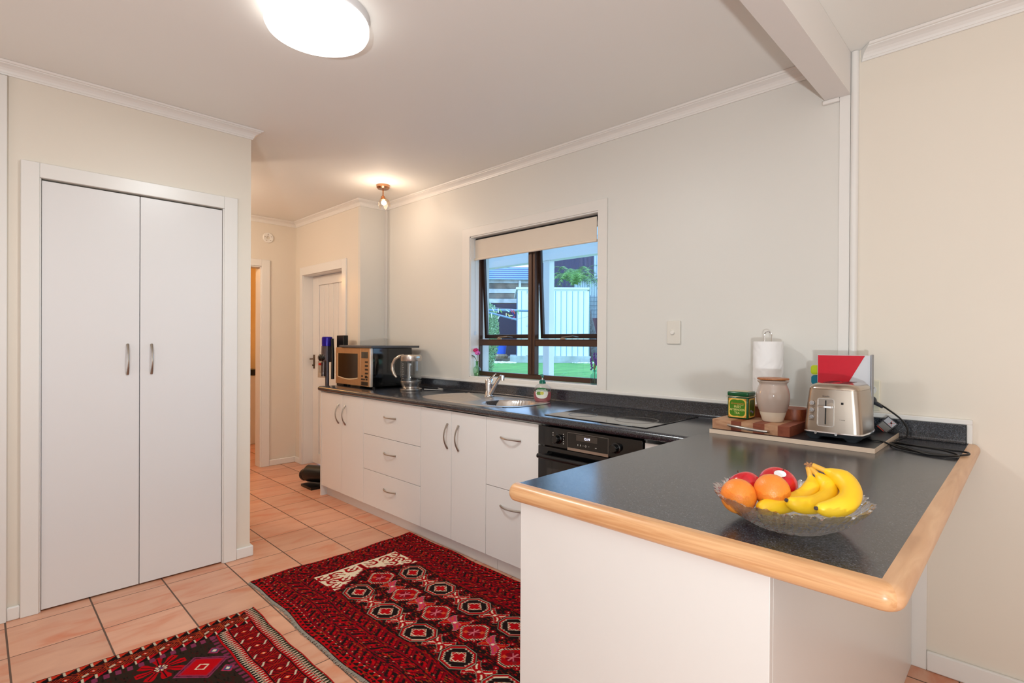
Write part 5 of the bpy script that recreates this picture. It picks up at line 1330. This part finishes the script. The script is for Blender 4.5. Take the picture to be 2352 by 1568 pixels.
# stones, bucket, shrub
mb = MB()
for k in range(420):
    u_ = random.uniform(-1.1, .1); d_ = random.uniform(13.5, 14.5)
    if random.random() < .15: u_, d_ = random.uniform(1.6, 2.6), random.uniform(13.7, 14.0)
    mb.ball((u_, d_, LZ+.01), random.uniform(.012, .03), 3, (1.3, 1, .7))
tag(ybuild(mb, 'white_pebbles', mat('pebble_white', (226,226,224), .7), None), 'scatter of white pebbles at the edge of the lawn', 'pebbles', kind='stuff')
tag(ybuild(MB().box(-3.6, 14.5, LZ-.05, -.05, 17.5, .83), 'garden_bed', grad_mat('bed_soil', [(.3, (60,60,58)), (.7, (130,124,110))], 5, .95)), 'dark garden bed in front of the block wall', 'garden bed')
bk = thing('bucket', Yd(-.30, 14.75, .83), 'bright blue bucket standing in the garden bed', 'bucket')
mb = MB().lathe([(0,0),(.12,0),(.155,.28),(.165,.29),(.15,.28),(.115,.02)], (-.30, 14.75, .95), 24); ybuild(mb, 'tub', mat('bucket_blue', (10,90,200), .4), bk, smooth=True)
mb = MB().lathe([(0,0),(.17,0),(.2,.06),(.15,.12),(0,.12)], (-.30, 14.75, .83), 12); tag(ybuild(mb, 'tree_stump', grad_mat('stump', [(.3, (110,96,76)), (.7, (160,146,120))], 20, .9)), 'weathered stump under the blue bucket', 'stump')
def foliage(n, cfn, size, seed):
    rs = random.Random(seed); mb = MB()
    for k in range(n):
        p_ = cfn(rs); a = Vector((rs.gauss(0,1), rs.gauss(0,1), rs.gauss(0,1))).normalized(); b = a.orthogonal().normalized(); q = Matrix.Rotation(rs.uniform(0, 6.28), 3, a) @ b; r_ = a.cross(q); s_ = size*rs.uniform(.6, 1.3)
        mb.bm.faces.new([mb.bm.verts.new(p_+x) for x in (-q*s_, r_*s_*.45, q*s_, -r_*s_*.45)])
    return mb
def shrub_c(rs):
    while True:
        x, y, z = rs.uniform(-1,1), rs.uniform(-1,1), rs.uniform(-1,1)
        if .35 < x*x+y*y+z*z < 1.0: return Vector((-.56+x*.33*(1-.05*z), 9.6+y*.3, 1.42+z*.76+.06*math.sin(x*9)))
sb = thing('shrub', Yd(-.46, 9.6, LZ), 'light green bushy shrub at the left of the window view', 'shrub')
ybuild(foliage(10000, shrub_c, .021, 5), 'foliage', grad_mat('shrub_leaf', [(.3, (120,164,122)), (.6, (164,196,150)), (.8, (206,222,186))], 6, .7), sb, fix=False)
ybuild(MB().tube([(-.46, 9.6, LZ), (-.45, 9.6, 1.3)], [.04,.02], 8), 'stem', mat('bark', (90,76,60), .9), sb)
# block wall, house roof behind
hs_ = thing('neighbour_house', Yd(-.6, 20, LZ), 'neighbour house with a blue corrugated roof and pale block wall', 'house')
mb = MB()
for k in range(4, 9): mb.box(-3.5, 18.2+.03*(k%2), 1.95+k*.17, .56, 18.5, 1.95+k*.17+.15, mi=k % 2)
mb.box(-3.5, 18.28, 2.6, .56, 18.5, 3.48, mi=1)
ybuild(mb, 'wall', [grad_mat('block_light', [(.3, (150,156,158)), (.7, (214,218,216))], 3, .9), grad_mat('block_dark', [(.3, (88,84,80)), (.7, (150,142,128))], 3, .9)], hs_)
ybuild(MB().box(-3.5, 18.15, .8, .56, 18.5, 2.6), 'dark_base', mat('base_navy', (26,40,66), .7), hs_)
mb = MB(); n = 90; V0 = []; V1 = []
ybuild(MB().box(.22, 18.1, 2.6, .30, 18.18, 3.4), 'corner_post', mat('pale_timber', (196,204,206), .7), hs_)
mb = MB(); rows = 34
for i in range(rows+1):
    d_ = 18.0+1.6*i/rows; z = 3.42+.62*i/rows+.02*math.sin(i*2.1)
    V0.append(mb.bm.verts.new((-3.6, d_, z))); V1.append(mb.bm.verts.new((.62, d_, z)))
for i in range(rows): mb.bm.faces.new((V0[i], V1[i], V1[i+1], V0[i+1])).material_index = (i//3) % 2
ybuild(mb, 'roof', [mat('roof_blue', (112,150,190), .5, .2), mat('roof_blue_dark', (60,84,116), .5, .2)], hs_, smooth=True)
# big building behind
bb = thing('large_building', Yd(3, 27, LZ), 'tall building clad in purple-grey corrugated sheet beyond the fern', 'building')
mb = MB()
mb.box(1.4, 26, LZ, 4.0, 27, 6.4)
for i in range(40): mb.box(1.42+i*.065, 25.97, LZ, 1.42+i*.065+.03, 26, 6.4)
ybuild(mb, 'dark_cladding', mat('clad_purple', (78,74,102), .6, .1), bb)
mb = MB().box(4.0, 25.9, LZ, 9, 27, 6.4)
for i in range(30): mb.box(4.02+i*.12, 25.86, LZ, 4.02+i*.12+.06, 25.9, 6.4)
ybuild(mb, 'light_cladding', mat('clad_light', (178,190,206), .6, .1), bb)
# fences at the right
mb = MB()
for i in range(26): mb.box(2.05+i*.075, 17.0, 1.5, 2.05+i*.075+.04, 17.03, 3.32)
mb.box(2.0, 17.03, 1.5, 4.2, 17.05, 3.32)
fc = thing('tall_fence', Yd(3, 16.4, LZ), 'pale corrugated upper fence with lattice beside the shed', 'fence')
ybuild(mb, 'sheet', mat('fence_pale', (176,194,200), .6), fc)
mb = MB().box(2.0, 16.9, 3.27, 4.2, 17.0, 3.33)
for i in range(18): mb.box(2.02+i*.12, 16.93, 1.6, 2.035+i*.12, 16.95, 2.80)
for i in range(9): mb.box(2.0, 16.92, 1.65+i*.135, 4.2, 16.94, 1.665+i*.135)
ybuild(mb, 'lattice', mat('lattice_grey', (92,112,124), .7), fc)
rf = thing('red_brown_fence', Yd(3, 15.9, LZ), 'red-brown corrugated fence right of the shed', 'fence')
mb = MB().box(2.05, 15.9, LZ, 4.2, 15.93, 2.02)
for i in range(20): mb.box(2.07+i*.12, 15.87, LZ, 2.09+i*.12, 15.9, 2.02)
ybuild(mb, 'sheet', mat('fence_redbrown', (96,56,72), .6), rf)
# tree fern
tf = thing('tree_fern', Yd(2.1, 15.9, LZ), 'green tree fern rising behind the garden shed', 'tree fern')
ybuild(MB().tube([(2.45, 15.6, LZ), (2.38, 15.6, 1.6), (2.2, 15.6, 2.4), (1.95, 15.6, 2.85)], [.10,.09,.08,.08], 10), 'trunk', grad_mat('fern_trunk', [(.3, (60,62,66)), (.7, (110,112,116))], 20, .95), tf, smooth=True)
mb = MB(); rs = random.Random(4)
for k in range(26):
    a = 2*PI*k/26+rs.uniform(-.15,.15); Lf = rs.uniform(.8, 1.15); c_ = Vector((1.85, 15.6, 2.95)); up_ = rs.uniform(.32, .75); sp_ = []
    for i in range(15):
        s = i/14; sp_.append(c_+Vector((math.cos(a)*Lf*s, math.sin(a)*Lf*s*.8, up_*math.sin(s*2.6)*1.0-.35*s*s)))
    for i in range(1, 14):
        t_ = (sp_[i+1]-sp_[i-1]).normalized(); sd_ = t_.cross(Vector((0,0,1))).normalized(); w_ = .19*math.sin(PI*(i/14)**.8)
        for sg in (-1, 1):
            for dq in (-.018, .018):
                p_ = sp_[i]+t_*dq; mb.bm.faces.new([mb.bm.verts.new(x) for x in (p_-t_*.012, p_+t_*.012, p_+sd_*sg*w_+t_*.03-Vector((0,0,.04)))])
ybuild(mb, 'fronds', grad_mat('fern_green', [(.3, (66,116,50)), (.6, (104,156,70)), (.8, (160,190,96))], 4, .6), tf, fix=False)
# clothes line
ln = thing('clothes_line', Yd(-.3, 9, LZ), 'pale blue clothes line arms crossing in front of the shed', 'clothes line')
ybuild(MB().tube([(-1.3, 9.3, 1.845), (-.55, 9.1, 1.84), (.42, 9.0, 1.82)], .019, 8).tube([(-1.3, 9.3, 1.86), (-.50, 9.0, 1.815), (.07, 8.8, 1.66)], .015, 8), 'arms', mat('line_blue', (120,156,196), .5), ln, smooth=True)
ybuild(MB().tube([(-.55, 9.1, 1.80), (.1, 8.95, 1.68), (.42, 9.0, 1.76)], .003, 4).tube([(-.55, 9.1, 1.9), (.0, 9.2, 1.86), (.42, 9.1, 1.80)], .003, 4), 'wires', mat('wire_grey', (150,160,170), .5), ln)
pegl = ['cream peg nearest the left end of the upper clothes line arm', 'white peg second from the left on the upper arm', 'green peg third from the left on the upper arm', 'pale yellow peg in the middle of the upper arm', 'red peg on the upper arm before the shed corner', 'dark blue peg at the shed corner on the upper arm', 'pink peg hanging just under the upper arm at the shed corner', 'yellow peg above the middle of the lower arm', 'pale yellow peg on the middle of the lower arm', 'turquoise peg lying along the lower arm', 'cream peg hanging at the far left under the lower arm', 'white peg hanging under the left half of the lower arm', 'green peg right of the shed corner', 'pale yellow peg far right in front of the shed door', 'red peg at the tip of the lower arm']
pcs = ((250,246,226), (244,232,170), (214,60,110), (236,236,236), (226,200,60), (226,70,80), (150,210,90), (240,236,180), (40,60,160), (200,236,240))
pk = [(-.32, 1.83, .45), (-.235, 1.82, .1), (-.195, 1.815, .6), (-.08, 1.815, 1.0), (-.01, 1.81, .5), (.03, 1.80, .35), (.015, 1.76, .4), (-.10, 1.74, 0), (-.055, 1.735, .6), (-.03, 1.735, 1.5), (-.345, 1.735, .05), (-.22, 1.715, -.5), (.10, 1.79, .15), (.30, 1.75, -.2), (.02, 1.69, -.7)]
for k, (u_, z, a) in enumerate(pk):
    T = Matrix.Translation((u_, 8.9, z)) @ Matrix.Rotation(-a, 4, 'Y')
    col_ = pcs[(k*3) % len(pcs)]
    o = ybuild(MB().box(-.007, -.008, -.04, .007, -.001, .035, T=T).box(-.007, .001, -.04, .007, .008, .035, T=T), 'clothes_peg', mat('peg_%d_%d_%d' % col_, col_, .5))
    tag(o, pegl[k], 'clothes peg', 'pegs on the clothes line')
